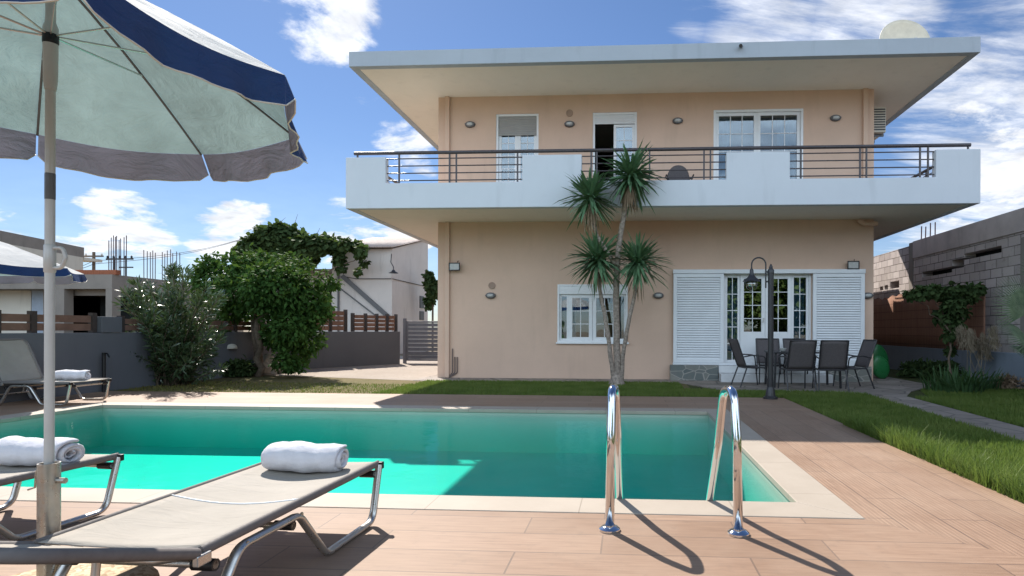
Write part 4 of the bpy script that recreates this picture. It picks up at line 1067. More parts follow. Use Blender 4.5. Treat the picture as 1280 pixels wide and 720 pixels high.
bse = empty('parasol_stand', (pc.x, pc.y, 0), 0, 'round pebbled concrete parasol stand with steel tube under the nearest lounger', 'parasol stand', 'parasol stands')
MB().lathe([(0.36, 0.0), (0.37, 0.02), (0.36, 0.09), (0.32, 0.115), (0.0, 0.12)], 36).build('weight', m_pebble, bse, 40)
tz = CAM_H-(581-412)/F_PX*PD
tu = MB(); nseg = 20
tu.lathe([(0.037, 0.115), (0.037, tz), (0.032, tz), (0.032, 0.14)], 20); tu.build('tube', m_galv, bse, 40)
MB().tube(fillet([(0.035, 0, tz-0.07), (0.07, 0, tz-0.07)], 0.01), 0.012, 8).build('clamp_screw', m_galv, bse, 60)
hw_ = MB(); hw_.tube([(-0.040, 0, tz-0.01), (-0.055, 0, tz-0.04), (-0.06, 0, tz-0.10), (-0.09, 0, tz-0.11)], 0.004, 6); hw_.build('wire_hook', m_galv, bse, 60)
PD2 = 9.2
c2 = CP + (FWD*PD2 + RGT*((-62-PPX)/F_PX*PD2)); c2.z = 0
p2_ = parasol('parasol', (c2.x, c2.y, 0), 1.62, 2.12, 2.76, 2.42, 12, 0.022, 'white parasol with navy border across the pool at the left edge', 0.1)
b2 = empty('parasol_stand', (c2.x, c2.y, 0), 0, 'round parasol stand across the pool, beyond the left edge', 'parasol stand', 'parasol stands')
MB().lathe([(0.3, 0.0), (0.31, 0.02), (0.3, 0.08), (0.26, 0.1), (0.0, 0.105)], 30).build('weight', m_pebble, b2, 40)
MB().lathe([(0.037, 0.1), (0.037, 0.4), (0.032, 0.4), (0.032, 0.12)], 20).build('tube', m_galv, b2, 40)

# ---------------------------------------------------------------- garden walls, fences, gate (left)
WA = onz(-260, 560); WX = -8.9
q1 = onz(130, 489); q2 = onz(361, 462); q3 = onz(500, 454.5)
print('wallpts', q1, q2, q3)
d_ = (q2-q1).normalized(); qa = q1-d_*9
ZWL = 1.08
gw = empty('garden_wall', (0, 0, 0), 0, 'dark grey plastered garden wall along the left side, topped with brown boards', 'wall')
def wall_seg(mb, a, b, z0, z1, t):
    d = (b-a).normalized(); n_ = Vector((-d.y, d.x, 0))*t
    mb.prism([(a.x, a.y), (b.x, b.y), ((b+n_).x, (b+n_).y), ((a+n_).x, (a+n_).y)], z0, z1)
w = MB(); wall_seg(w, qa, q2, -0.05, ZWL, 0.2); wall_seg(w, q2+Vector((0.02, 0.02, 0)), q3, -0.05, ZWL, 0.2)
w.build('wall_face', m_garden, gw, bevel=0.01)
def pillar(px, h, nm='pillar'):
    # point on the wall line below this pixel
    r0 = ray(px, 440); a = Vector((r0.x, r0.y, 0)); A_, B_ = (q1, d_) if px < 361 else (q2, (q3-q2).normalized())
    # solve CP + a t = A + B s
    det = a.x*(-B_.y)+a.y*B_.x
    t = (A_.x*(-B_.y)+A_.y*B_.x)/det
    return Vector((a.x*t, a.y*t, 0)), B_
P_, B_ = pillar(139, 1.5); n_ = Vector((-B_.y, B_.x, 0))
pm = MB(); a = P_-B_*0.22-n_*0.02; b = P_+B_*0.22-n_*0.02; pm.prism([(a.x, a.y), (b.x, b.y), ((b+n_*0.25).x, (b+n_*0.25).y), ((a+n_*0.25).x, (a+n_*0.25).y)], ZWL+0.002, ZWL+0.30); pm.build('pillar', m_garden, gw, bevel=0.01)
def fence_run(pxs, zt, nb, name, label, grp='board fences on the garden wall'):
    r = empty(name, (0, 0, 0), 0, label, 'fence', grp)
    pts = [pillar(p, 0) for p in pxs]
    bd = MB()
    for i in range(len(pts)-1):
        a, B1 = pts[i]; b, B2 = pts[i+1]; n1 = Vector((-B1.y, B1.x, 0))*0.10
        h = (zt-ZWL-0.03)/nb
        for k in range(nb):
            z = ZWL+0.03+h*(k+0.5)
            bd.bar((a.x+n1.x, a.y+n1.y, z), (b.x+n1.x, b.y+n1.y, z), 0.022, h-0.022)
    bd.build('boards', m_fence, r)
    for a, B1 in pts:
        n1 = Vector((-B1.y, B1.x, 0))*0.10; c = a+n1
        MB().box(c.x-0.045, c.x+0.045, c.y-0.045, c.y+0.045, ZWL+0.002, zt+0.045).build('post', m_post, r)
fence_run([-60, 2, 47, 122], 1.40, 2, 'board_fence', 'two board brown fence on the wall behind the far parasol')
fence_run([157, 205, 257, 298, 330, 358], 1.36, 2, 'board_fence', 'low brown board fence on the wall behind the tree and oleander')
fence_run([378, 391, 415, 434], 1.72, 4, 'board_fence', 'taller brown board fence between tree and pale house')
fence_run([443, 459, 473, 486, 497], 1.62, 4, 'board_fence', 'stepped brown board fence next to the metal gate')
# gate
gy = q3.y+0.3
gx0, gx1 = ony(504, 430, gy).x, ony(504, 430, gy).x+2.7
gz1 = ony(520, 399.5, gy).z
gr = empty('metal_gate', (0, 0, 0), 0, 'grey double leaf metal gate with horizontal slats beside the villa', 'gate')
for (a, b) in ((gx0+0.10, gx0+1.33), (gx0+1.35, gx0+2.6)):
    l_ = MB(); frame_ring(l_, a, b, 0.08, gz1-0.05, 0.06, gy, gy+0.05)
    for z in (0.5, gz1*0.62): pass
    lf = l_.build('gate_leaf', m_gate, gr, bevel=0.004)
    s_ = MB(); nn = 9; h = (gz1-0.25)/nn
    for k in range(nn): s_.box(a+0.06, b-0.06, gy+0.015, gy+0.035, 0.145+h*k, 0.145+h*k+h*0.86)
    s_.build('slats', m_gate, lf)
gp = MB(); gp.box(gx0, gx0+0.095, gy-0.02, gy+0.08, -0.02, gz1+0.04); gp.build('gate_post', m_gate, gr)
gp = MB(); gp.box(gx1-0.095, gx1, gy-0.02, gy+0.08, -0.02, gz1+0.04); gp.build('gate_post', m_gate, gr)
# tap and wall light on garden wall
P_, B_ = pillar(122, 0); n_ = Vector((-B_.y, B_.x, 0)); c = P_-n_*0.12
tp = empty('garden_tap', (c.x, c.y, 0), 0, 'black standpipe tap in front of the grey garden wall', 'tap')
MB().tube([(0, 0, -0.02), (0, 0, 0.72)], 0.03, 10).build('standpipe', m_black, tp, 60)
MB().tube(fillet([(0, 0, 0.70), (0.10, -0.04, 0.71), (0.16, -0.06, 0.64)], 0.03), 0.014, 8).build('spout', m_black, tp, 60)
P_, B_ = pillar(289, 0); n_ = Vector((-B_.y, B_.x, 0)); c = P_-n_*0.002
o = MB()
def hd_(u, v):
    a = math.pi*u; b_ = math.pi/2*v; return (0.16*math.cos(a)*math.cos(b_)*1.0, 0, 0) if False else (0.15*math.cos(a), -0.11*math.sin(a)*math.cos(b_), 0.12*math.sin(b_)*math.sin(a)**0.5)
o.grid(hd_, 16, 8); oo = o.build('wall_light', m_cream_plaster, None, 179, solid=0.01); oo.location = (c.x, c.y, ony(289, 436, c.y).z)
oo.rotation_euler = (0, 0, math.atan2(B_.y, B_.x)); tag(oo, 'half dome clay wall light on the grey garden wall', 'wall light')

# ---------------------------------------------------------------- buildings at left
def bpt(px, py, Y): p = ony(px, py, Y); return p
cbld = empty('unfinished_building', (0, 0, 0), 0, 'unfinished bare concrete building with open bays and rebar on its roof', 'building')
YC = 22.0
xL = -34; xC = bpt(140, 350, YC).x; zt = bpt(140, 343, YC).z; zm = bpt(140, 361, YC).z; xR2 = bpt(250, 350, YC+6).x
s_ = MB(); s_.box(xL, xC, YC, YC+8, zm, zt); s_.build('roof_slab', m_conc, cbld)
s_ = MB(); s_.box(xL, bpt(130, 340, YC).x+0.4, YC+0.1, YC+0.3, zt+0.003, bpt(140, 337, YC).z); s_.build('brick_course', m_brick, cbld)
s_ = MB(); s_.box(bpt(132, 350, YC).x, xC, YC+0.005, YC+0.4, -0.03, zm-0.003); s_.box(bpt(29, 380, YC).x, bpt(57, 380, YC).x, YC+0.8, YC+1.1, -0.03, zm-0.003)
s_.box(bpt(57, 380, YC).x, bpt(80, 380, YC).x, YC+0.005, YC+0.4, -0.03, zm-0.003); s_.box(bpt(57, 380, YC).x, xC-.01, YC+0.5, YC+0.7, bpt(80, 368.5, YC).z, zm-0.004); s_.build('column', m_conc, cbld)
s_ = MB(); s_.box(xL, xC, YC+6.6, YC+7, -0.03, zm-0.003); s_.box(bpt(80, 380, YC).x, xC, YC+1.6, YC+1.7, -0.03, zm-0.005); s_.build('back_wall', m_interior, cbld)
s_ = MB(); s_.box(xL, bpt(10, 380, YC).x, YC+0.9, YC+1.2, -0.03, zm-0.005); s_.build('side_wall', m_cream_plaster, cbld)
s_ = MB(); s_.box(bpt(11, 380, YC).x, bpt(29, 380, YC).x, YC+0.9, YC+1.0, -0.03, zm-0.005); s_.build('door', simple('blue_door', (0.34, 0.40, 0.48)), cbld)
s_ = MB(); s_.box(xC-0.02, xR2, YC+3.0, YC+8, -0.03, zt-0.25); s_.build('annex', m_conc, cbld)
for (pxs_, y0_, pt, pb_) in (([136, 139, 141.5, 144, 146, 149, 151, 155, 158], YC+2, 294, 345), ([180, 184, 188, 191, 194], YC+5, 311, 345), ([203, 206, 209, 213, 216, 221, 225], YC+5.5, 311, 345)):
    for i, px in enumerate(pxs_):
        a = bpt(px, pb_, y0_+0.3*(i % 3)); b = bpt(px+0.3*random.uniform(-1, 1), pt+random.uniform(0, 7), y0_+0.3*(i % 3))
        MB().tube([(a.x, a.y, zt-0.3), (b.x, b.y, b.z)], 0.018, 6).build('rebar', m_rust, cbld)
cr = empty('cream_building', (0, 0, 0), 0, 'cream flat roofed building with grey parapet behind the unfinished concrete one', 'building')
YF_ = 36
A0 = bpt(0, 290, YF_-4); A1 = bpt(104, 312, YF_+3)
dd = (A1-A0); dd.z = 0; L0 = dd.length; dd.normalize(); S0 = A0-dd*20; nn = Vector((-dd.y, dd.x, 0))*8
def quad(mb, a, b, n_, z0, z1): mb.prism([(a.x, a.y), (b.x, b.y), ((b+n_).x, (b+n_).y), ((a+n_).x, (a+n_).y)], z0, z1)
zp = A1.z
s_ = MB(); quad(s_, S0, A1, nn, -0.03, zp-0.55); s_.build('wall', m_cream_plaster, cr)
s_ = MB(); quad(s_, S0-dd*0.1, A1+dd*0.1, nn, zp-0.548, zp+0.15); s_.build('parapet', m_conc, cr)
e2 = bpt(128, 325, YF_+4.5)
s_ = MB(); quad(s_, A1+dd*0.12, Vector((e2.x, e2.y, 0)), nn*0.6, e2.z-0.18, e2.z+0.02); s_.build('canopy_slab', m_cream_plaster, cr)
# utility pole with crossarm and an aerial
def upole(px, pt, pw, Y, label):
    a = bpt(px, 400, Y); t = bpt(px, pt, Y)
    r = empty('utility_pole', (a.x, Y, 0), 0, label, 'utility pole')
    MB().tube([(0, 0, -0.03), (0, 0, t.z)], [0.13, 0.09], 8).build('pole', m_bark, r, 60)
    c = MB(); c.box(-pw, pw, -0.05, 0.05, t.z-0.35, t.z-0.25); c.build('crossarm', m_bark, r)
    for s in (-1, 0, 1): MB().lathe([(0.04, t.z-0.25), (0.06, t.z-0.18), (0.03, t.z-0.1), (0.0, t.z-0.1)], 8, (s*pw*0.85, 0, 0)).build('insulator', m_cream, r)
upole(117, 315, 0.7, 40, 'distant utility pole with a short crossarm behind the cream building')
a = bpt(143, 340, YC+1.2)
an = empty('roof_aerial', (a.x, YC+1.2, zt), 0, 'dark pole frame with insulators on the concrete roof under the tall rebar', 'aerial')
f_ = MB(); hh = bpt(143, 322, YC+1.2).z-zt
for xx in (0.0, 0.50): f_.tube([(xx, 0, 0), (xx, 0, hh)], 0.035, 6)
f_.bar((-0.35, 0, hh-0.06), (0.80, 0, hh-0.06), 0.06, 0.06); f_.bar((0.2, 0, hh*0.5), (0.80, 0, hh*0.5), 0.05, 0.05)
f_.build('frame', m_dark, an)
for i in range(5): MB().lathe([(0.03, hh-0.03), (0.04, hh+0.03), (0.02, hh+0.08), (0.0, hh+0.08)], 8, (-0.3+i*0.26, 0, 0)).build('insulator', m_dark, an)
wr = MB()
for (za, zb_) in ((0.0, 0.3), (-0.4, 0.1)):
    p0 = bpt(117, 330+za*10, 39.9); p1 = bpt(60, 322, 39.9); p2w = bpt(330, 290, 60)
    for (u, v) in ((p0, p1), (p0, p2w)):
        wr.tube([u.lerp(v, t)+Vector((0, 0, -0.6*math.sin(math.pi*t))) for t in [i/10 for i in range(11)]], 0.018, 4)
tag(wr.build('overhead_wire', m_dark, None), 'thin dark overhead wires above the concrete building', 'wire')

# pale house
ph = empty('pale_house', (0, 0, 0), 0, 'old pale rendered house with corrugated roof behind the garden wall', 'house')
YP = 27.0
px0 = bpt(415, 350, YP).x; px1 = bpt(490, 350, YP).x; zE = bpt(490, 311, YP).z
px2 = bpt(490, 350, YP).x+0.35
s_ = MB()
Wd = 7.0; far_r = bpt(535, 305, YP+4.6)
zE2 = zE+0.15
# plan: front face at YP from px0 to px1; right face runs back and slightly right
B0 = Vector((px0, YP, 0)); B1 = Vector((px1, YP, 0)); B2 = Vector((far_r.x, YP+4.6, 0)); B3 = Vector((px0, YP+4.6, 0))
poly = [(B0.x, B0.y), (B1.x, B1.y), (B2.x, B2.y), (B3.x, B3.y)]
s_.prism(poly, -0.03, zE); s_.add([(B0.x, B0.y, zE), (B1.x, B1.y, zE), (B2.x, B2.y, zE+1.12), (B3.x, B3.y, zE+1.12), (B2.x, B2.y, zE), (B3.x, B3.y, zE)],
      [(0, 1, 2, 3), (1, 4, 2), (0, 3, 5), (4, 5, 3, 2)])
s_.build('wall', m_oldwhite, ph)
rfm = MB()
def rfn(u, v):
    a = Vector((B0.x-0.2, YP-0.35, zE+0.02)).lerp(Vector((B1.x+0.15, YP-0.35, zE+0.02)), u); b = Vector((B3.x-0.2, YP+4.9, zE+1.26)).lerp(Vector((B2.x+0.2, YP+4.9, zE+1.26)), u)
    p = a.lerp(b, v); p.z += 0.03*math.sin(u*2*math.pi*26)+0.02; return tuple(p)
rfm.grid(rfn, 26*6, 2); rfm.build('roof', m_roofsheet, ph, 60, solid=0.02)
s_ = MB(); xs0 = bpt(428, 345, YP-0.03); xs1 = bpt(488, 398, YP-0.03)
s_.bar((xs0.x, YP-0.06, xs0.z), (xs1.x, YP-0.06, xs1.z), 0.05, 0.2); s_.build('stair_stringer', m_lampgrey, ph)
s_ = MB(); u0 = bpt(418, 355, YP-0.05); u1 = bpt(470, 395, YP-0.05); s_.tube([u0, u1], 0.03, 6); v0 = bpt(423, 342, YP-0.05); s_.tube([(v0.x, YP-0.05, v0.z), (v0.x, YP-0.05, -0.03)], 0.05, 6); s_.build('handrail', m_lampgrey, ph)
s_ = MB(); k1 = bpt(430, 350, YP-0.02); k2 = bpt(489, 348.5, YP-0.02); s_.tube([(px0+0.3, YP-0.03, k1.z+0.2), (px0+1.2, YP-0.03, k2.z), (px1-0.02, YP-0.03, k2.z)], 0.018, 5)
e2 = B1.lerp(B2, 0.95); s_.tube([(px1+0.03, YP, k2.z), (e2.x+0.03, e2.y, k2.z-0.05)], 0.018, 5); s_.build('cable', m_dark, ph)
l0 = bpt(493, 341, YP-0.2)
s_ = MB(); s_.tube(fillet([(px1-0.02, YP-0.02, l0.z+0.9), (px1, YP-0.15, l0.z+0.5), (l0.x, YP-0.3, l0.z+0.25), (l0.x, YP-0.3, l0.z+0.1)], 0.1), 0.02, 6); s_.lathe([(0.06, 0.12), (0.08, 0.06), (0.22, -0.02), (0.2, -0.03), (0.0, 0.0)], 14, (l0.x, YP-0.3, l0.z)); s_.build('lamp', m_dark, ph, 50)
Wn = (B2-B1).normalized(); Nn = Vector((Wn.y, -Wn.x, 0))
for (t0, t1, ya, yb) in ((0.74, 0.86, 370, 385), (0.74, 0.86, 389, 400)):
    a = B1+Wn*((B2-B1).length*t0); b = B1+Wn*((B2-B1).length*t1); za = bpt(530, ya, 30.5).z; zb_ = bpt(530, yb, 30.5).z
    s_ = MB(); s_.prism([(a.x, a.y), ((a+Nn*0.04).x, (a+Nn*0.04).y), ((b+Nn*0.04).x, (b+Nn*0.04).y), (b.x, b.y)], zb_, za); s_.build('window', m_dark, ph)
s_ = MB(); xl0 = bpt(385, 350, YP+0.6).x
s_.box(xl0-2.5, px0-0.01, YP+0.5, YP+4, -0.03, bpt(400, 342, YP+0.5).z); s_.build('lean_to_wall', m_oldwhite, ph)
zz = bpt(400, 342, YP+0.5).z
s_ = MB(); s_.box(xl0-2.6, px0-0.012, YP+0.1, YP+4.2, zz+0.002, zz+0.18); s_.build('lean_to_roof', m_conc, ph)
s_ = MB(); a = bpt(405, 362, YP+0.45); b = bpt(414, 392, YP+0.45); s_.box(a.x, b.x-0.02, YP+0.44, YP+0.499, b.z, a.z); s_.build('doorway', m_interior, ph)

# ---------------------------------------------------------------- right: wall, reed screen, block building
GX = 8.2
rw = empty('low_wall', (0, 0, 0), 0, 'low slate blue plastered wall along the right garden edge under the reed screen', 'wall')
MB().box(GX, GX+0.18, 5.0, 33, -0.05, 0.70).build('wall_face', m_blue_garden, rw, bevel=0.01)
rsn = MB(); rey = onx(1231, 400, GX+0.06).y
def reedfn(u, v):
    y = rey+(33-rey)*u; return (GX+0.06+0.01*math.sin(u*90), y, 0.703+1.52*v+0.03*math.sin(u*230)*v+0.03*math.sin(u*61)*v)
rsn.grid(reedfn, 240, 4); ro = rsn.build('reed_screen', m_reed, None, 179, solid=0.025)
tag(ro, 'brown reed screen fence standing on the low blue grey wall', 'fence')
bb = empty('block_building', (0, 0, 0), 0, 'roofless rough concrete block building rising behind the reed screen', 'building')
BXx = GX+0.5; ys0, ys1 = 4.0, 36.0; ztb = 3.78
s_ = MB()
def Yat(px): return onx(px, 330, BXx).y
def Zat(px, py): return onx(px, py, BXx).z
slots = []
# openings: [y0,y1,z0,z1]; the long gap under the top beam and small holes
sl0 = [Yat(1252), Yat(1153), 2.92, 3.12]
holes = [[Yat(1190), Yat(1153), 2.74, 2.90], [Yat(1252), Yat(1205), 3.0, 3.16], [Yat(1205), Yat(1190), 2.82, 3.06], [Yat(1124), Yat(1113), 2.55, 2.78], [Yat(1110), Yat(1106), 2.55, 2.7], [Yat(1104), Yat(1100), 2.55, 2.68], [Yat(1142), Yat(1138), 2.35, 2.55]]
tmp = MB(); holed(tmp, ys0, ys1, -0.03, ztb, holes, 0, 0.3)
s_.add([(BXx+v[1], v[0], v[2]) for v in tmp.v], [f[::-1] for f in tmp.f])
s_.box(BXx+0.301, BXx+7, ys0, ys0+0.3, -0.03, ztb); s_.box(BXx+0.301, BXx+7, ys1-0.3, ys1, -0.03, ztb); s_.box(BXx+6.7, BXx+7, ys0+0.301, ys1-0.301, -0.03, ztb)
s_.build('wall', m_block, bb)
s_ = MB(); s_.box(BXx-0.03, BXx+0.33, ys0, Yat(1142), 3.36, 3.88); s_.build('ring_beam', stucco('beam_render', (0.50, 0.44, 0.415), 0.18, 0.35, 0.6), bb, bevel=0.01)
s_ = MB(); s_.box(BXx-0.02, BXx+0.32, Yat(1142), Yat(1137), -0.03, 3.86); s_.box(BXx-0.025, BXx+0.32, Yat(1280)-0.25, Yat(1277), -0.03, 3.23); s_.build('pillar', m_conc, bb)
s_ = MB(); s_.box(BXx+0.31, BXx+6.6, ys0+0.4, ys1-0.4, 0.0, 3.34); s_.build('dark_backing', m_interior, bb)  # near-black block behind the wall gaps, their shade put into its colour
for px in (1145, 1150, 1156, 1162):
    y = Yat(px); MB().tube([(BXx+0.15, y, 3.7), (BXx+0.15+0.02*random.uniform(-1, 1), y, 4.30+random.uniform(-.1, .1))], 0.018, 6).build('rebar', m_rust, bb)
y = Yat(1279); MB().box(BXx+0.1, BXx+0.2, y-0.05, y+0.05, 3.722, 3.95).build('roof_stub', m_rust, bb)

# added unseen block behind the villa, shades the lower part of the right boundary
ob = empty('shade_block', (0, 0, 0), 0, 'added unseen block behind the villa that shades the right boundary', 'shade_block')
MB().box(5.2, 7.7, HYB+TH+0.03, HYB+14, -0.03, 4.0).build('wall', m_oldwhite, ob); MB().box(5.1, 7.8, HYB+TH+0.01, HYB+14.1, 4.002, 4.2).build('roof', m_conc, ob)

# ---------------------------------------------------------------- vegetation
def leaf_mesh(pos, dirs, nrm, ln, wd, fold=0.0, curl=0.15):
    """pos,dirs,nrm: (n,3) arrays; kite shaped leaves bent along their length -> verts, faces"""
    n = len(pos); side = np.cross(dirs, nrm); side /= np.linalg.norm(side, axis=1, keepdims=True)+1e-9
    up = np.cross(side, dirs)
    L_ = ln[:, None]; Wd = wd[:, None]
    v = np.empty((n, 6, 3))
    v[:, 0] = pos
    v[:, 1] = pos+dirs*L_*0.40-side*Wd*0.5+up*L_*0.05
    v[:, 2] = pos+dirs*L_*0.40+side*Wd*0.5+up*L_*0.05
    v[:, 3] = pos+dirs*L_*0.75-side*Wd*0.36-up*L_*curl*0.25
    v[:, 4] = pos+dirs*L_*0.75+side*Wd*0.36-up*L_*curl*0.25
    v[:, 5] = pos+dirs*L_-up*L_*curl
    b = (np.arange(n)*6)[:, None]
    tri = np.concatenate([b+np.array([[0, 2, 1]]), b+np.array([[3, 4, 5]])]); qd = b+np.array([[1, 2, 4, 3]])
    return v.reshape(-1, 3), tri, qd
def np_mesh(name, V, tris, quads, mat, parent=None, smooth=False):
    me = bpy.data.meshes.new(name); nt, nq = len(tris), len(quads)
    me.vertices.add(len(V)); me.vertices.foreach_set('co', np.ascontiguousarray(V, dtype=np.float32).ravel())
    loops = np.concatenate([tris.ravel(), quads.ravel()]).astype(np.int32)
    me.loops.add(len(loops)); me.loops.foreach_set('vertex_index', loops)
    me.polygons.add(nt+nq)
    st = np.concatenate([np.arange(nt)*3, nt*3+np.arange(nq)*4]).astype(np.int32)
    me.polygons.foreach_set('loop_start', st)
    me.update(calc_edges=True); me.validate()
    me.materials.append(mat)
    o = bpy.data.objects.new(name, me); COL.objects.link(o)
    if parent is not None: o.parent = parent
    return o
def unit(a): return a/(np.linalg.norm(a, axis=-1, keepdims=True)+1e-9)
def crown_leaves(clumps, n, ln, wd, droop=0.35, shell=0.55, jitter=0.9, rng=RNG):
    """leaves through the volume of ellipsoid clumps [(c, (rx,ry,rz))], denser towards their skins, hanging outward"""
    vol = np.array([r[0]*r[1]*r[2] for _, r in clumps])**0.75; vol = vol/vol.sum()
    idx = rng.choice(len(clumps), n, p=vol)
    C = np.array([c for c, _ in clumps])[idx]; Rr = np.array([r for _, r in clumps])[idx]
    d = unit(rng.normal(size=(n, 3))); rr = (shell+(1-shell)*rng.random(n))**0.8
    rr = rr*(1+0.14*rng.normal(size=n))
    pos = C+d*Rr*rr[:, None]
    dirs = unit(d*0.7+rng.normal(size=(n, 3))*jitter*0.6+np.array([0, 0, -droop]))
    nr = unit(np.array([0, 0, 1.0])+rng.normal(size=(n, 3))*0.6+d*0.4)
    l = ln*(0.7+0.6*rng.random(n)); w_ = wd*(0.7+0.6*rng.random(n))
    return leaf_mesh(pos, dirs, nr, l, w_)
def branch(mb, a, b, r0, r1, wob=0.06, n=6):
    a = Vector(a); b = Vector(b); L_ = (b-a).length; pts = []
    for i in range(n+1):
        t = i/n; p = a.lerp(b, t)
        if 0 < i < n: p += Vector((random.uniform(-1, 1), random.uniform(-1, 1), random.uniform(-.5, .5)))*wob*L_
        pts.append(p)
    mb.tube(pts, [r0+(r1-r0)*i/n for i in range(n+1)], 7); return pts

# broad tree by the drive
T = onz(322, 470.5)
tr = empty('garden_tree', (T.x, T.y, 0), 0, 'dense dark green leafy tree before the grey garden wall', 'tree')
def tpt(px, py, dy=0.0): p = ony(px, py, T.y+dy); return (p.x-T.x, p.y-T.y, p.z)
cl = []
for (px, py, rp, dy) in ((300, 365, 34, 0), (345, 360, 42, -.3), (380, 375, 28, .3), (270, 350, 30, .6), (320, 338, 30, 0.2), (360, 340, 26, .5), (392, 392, 20, 0), (362, 408, 27, -.4), (345, 425, 14, .2), (385, 425, 20, .2),
                         (358, 450, 15, -.5), (372, 458, 8, -.4), (330, 325, 12, 0), (288, 392, 17, .4), (278, 408, 9, .3), (262, 368, 20, .8), (345, 400, 30, 1.0), (255, 335, 12, .5), (405, 350, 12, .1), (370, 440, 20, .3)):
    s = T.y/F_PX; cl.append((tpt(px, py, dy), (rp*s*1.05, rp*s*0.95, rp*s*0.85)))
for k in range(30):
    (cx_, cy_, cz_), (rx_, ry_, rz_) = random.choice(cl[:19]); a_ = random.uniform(0, 6.28); e_2 = random.uniform(-0.6, 1.2)
    cl.append(((cx_+rx_*1.15*math.cos(a_)*math.cos(e_2), cy_+ry_*1.15*math.sin(a_)*math.cos(e_2), cz_+rz_*1.2*math.sin(e_2)), (random.uniform(.10, .2),)*3))
tk = MB()
branch(tk, (0.0, 0, -0.03), tpt(322, 400), 0.09, 0.06); branch(tk, tpt(320, 462, .25), tpt(317, 385, .3), 0.10, 0.07); branch(tk, tpt(322, 400), tpt(360, 350), 0.05, 0.02); branch(tk, tpt(317, 385, .3), tpt(280, 350, .3), 0.05, 0.02); branch(tk, tpt(317, 385, .3), tpt(325, 330), 0.05, 0.015)
branch(tk, tpt(322, 400), tpt(365, 420), 0.04, 0.012)
tk.build('trunk', m_bark, tr, 179)
V, t3, q4 = crown_leaves(cl, 17000, 0.13, 0.062); np_mesh('crown', V, t3, q4, m_leaf, tr)
# oleander
Ol = onz(215, 480)
ol = empty('oleander_shrub', (Ol.x, Ol.y, 0), 0, 'tall loose oleander shrub with narrow shiny leaves before the grey wall', 'shrub')
st = MB(); sprays = []
s = Ol.y/F_PX
rng = np.random.default_rng(3)
for i in range(130):
    tpx = 213+random.gauss(0, 37); hz = random.uniform(0.5, 1.0)
    tpx = min(278, max(146, tpx)); tpy = 345+abs(tpx-215)*0.55+random.uniform(-18, 90)
    if random.random() < 0.35: tpy = random.uniform(400, 470)
    t = ony(tpx, tpy, Ol.y+random.uniform(-0.9, 0.9)); t = Vector((t.x-Ol.x, t.y-Ol.y, max(0.15, t.z)))
    b = Vector((random.uniform(-.3, .3), random.uniform(-.3, .3), -0.03))
    m1 = b.lerp(t, 0.5)+Vector((0, 0, 0.15*t.z)); pts = [b*(1-q)**2+m1*2*q*(1-q)+t*q*q for q in [k/7 for k in range(8)]]
    st.tube(pts, [0.018-0.014*k/7 for k in range(8)], 5); sprays.append(pts)
st.build('stems', m_bark, ol, 179)
P_, D_ = [], []
for pts in sprays:
    Lp = sum((pts[k+1]-pts[k]).length for k in range(7)); n = int(30+42*Lp)
    for _ in range(n):
        q = random.random()**0.6*6.99; k = int(q); f = q-k; p = pts[k].lerp(pts[k+1], f); ax = (pts[k+1]-pts[k]).normalized()
        o_ = Vector((random.gauss(0, 1), random.gauss(0, 1), random.gauss(0, 1))).normalized(); P_.append(p+o_*0.03); D_.append((ax*0.9+o_*0.8).normalized())
P_ = np.array([tuple(p) for p in P_]); D_ = np.array([tuple(p) for p in D_]); n = len(P_)
V, t3, q4 = leaf_mesh(P_, D_, unit(rng.normal(size=(n, 3))+np.array([0, 0, .6])), 0.13+0.07*rng.random(n), 0.022+0.010*rng.random(n), 0, 0.12)
np_mesh('foliage', V, t3, q4, m_olean, ol)
# grapevine over the pale house lean-to
vn = empty('grape_vine', (0, 0, 0), 0, 'sprawling leafy vine draped over the roof edge of the pale house', 'vine')
YV = YP-1.2; s = YV/F_PX; cl = []
for (px, py, rp) in ((318, 308, 16), (335, 296, 16), (350, 290, 14), (365, 300, 17), (380, 308, 16), (395, 306, 13), (408, 303, 11), (420, 308, 10), (432, 304, 7), (443, 308, 6), (450, 318, 5), (455, 328, 4), (424, 322, 7), (427, 334, 5), (307, 320, 12), (330, 315, 18), (355, 318, 15), (372, 322, 14), (388, 322, 10), (447, 340, 3.5), (452, 312, 5), (300, 318, 8)):
    p = ony(px, py, YV+random.uniform(-.4, .5)); cl.append((tuple(p), (rp*s, rp*s*0.8, rp*s*0.85)))
V, t3, q4 = crown_leaves(cl, 9000, 0.24, 0.20, 0.5, 0.35); np_mesh('foliage', V, t3, q4, m_leaf_dark, vn)
vs_ = MB(); v0 = ony(400, 345, YV); v1 = ony(340, 300, YV); v2 = ony(450, 322, YV)
branch(vs_, (v0.x, YV, -0.03), v0, 0.06, 0.05, 0.02); branch(vs_, v0, v1, 0.04, 0.02); branch(vs_, v0, v2, 0.04, 0.015)
for (a, b) in (((365, 295), (372, 268)), ((330, 292), (325, 278)), ((345, 285), (357, 272)), ((395, 296), (400, 285)), ((418, 300), (418, 290))):
    branch(vs_, ony(*a, YV), ony(*b, YV), 0.015, 0.006)
vs_.build('stem', m_bark, vn, 179)
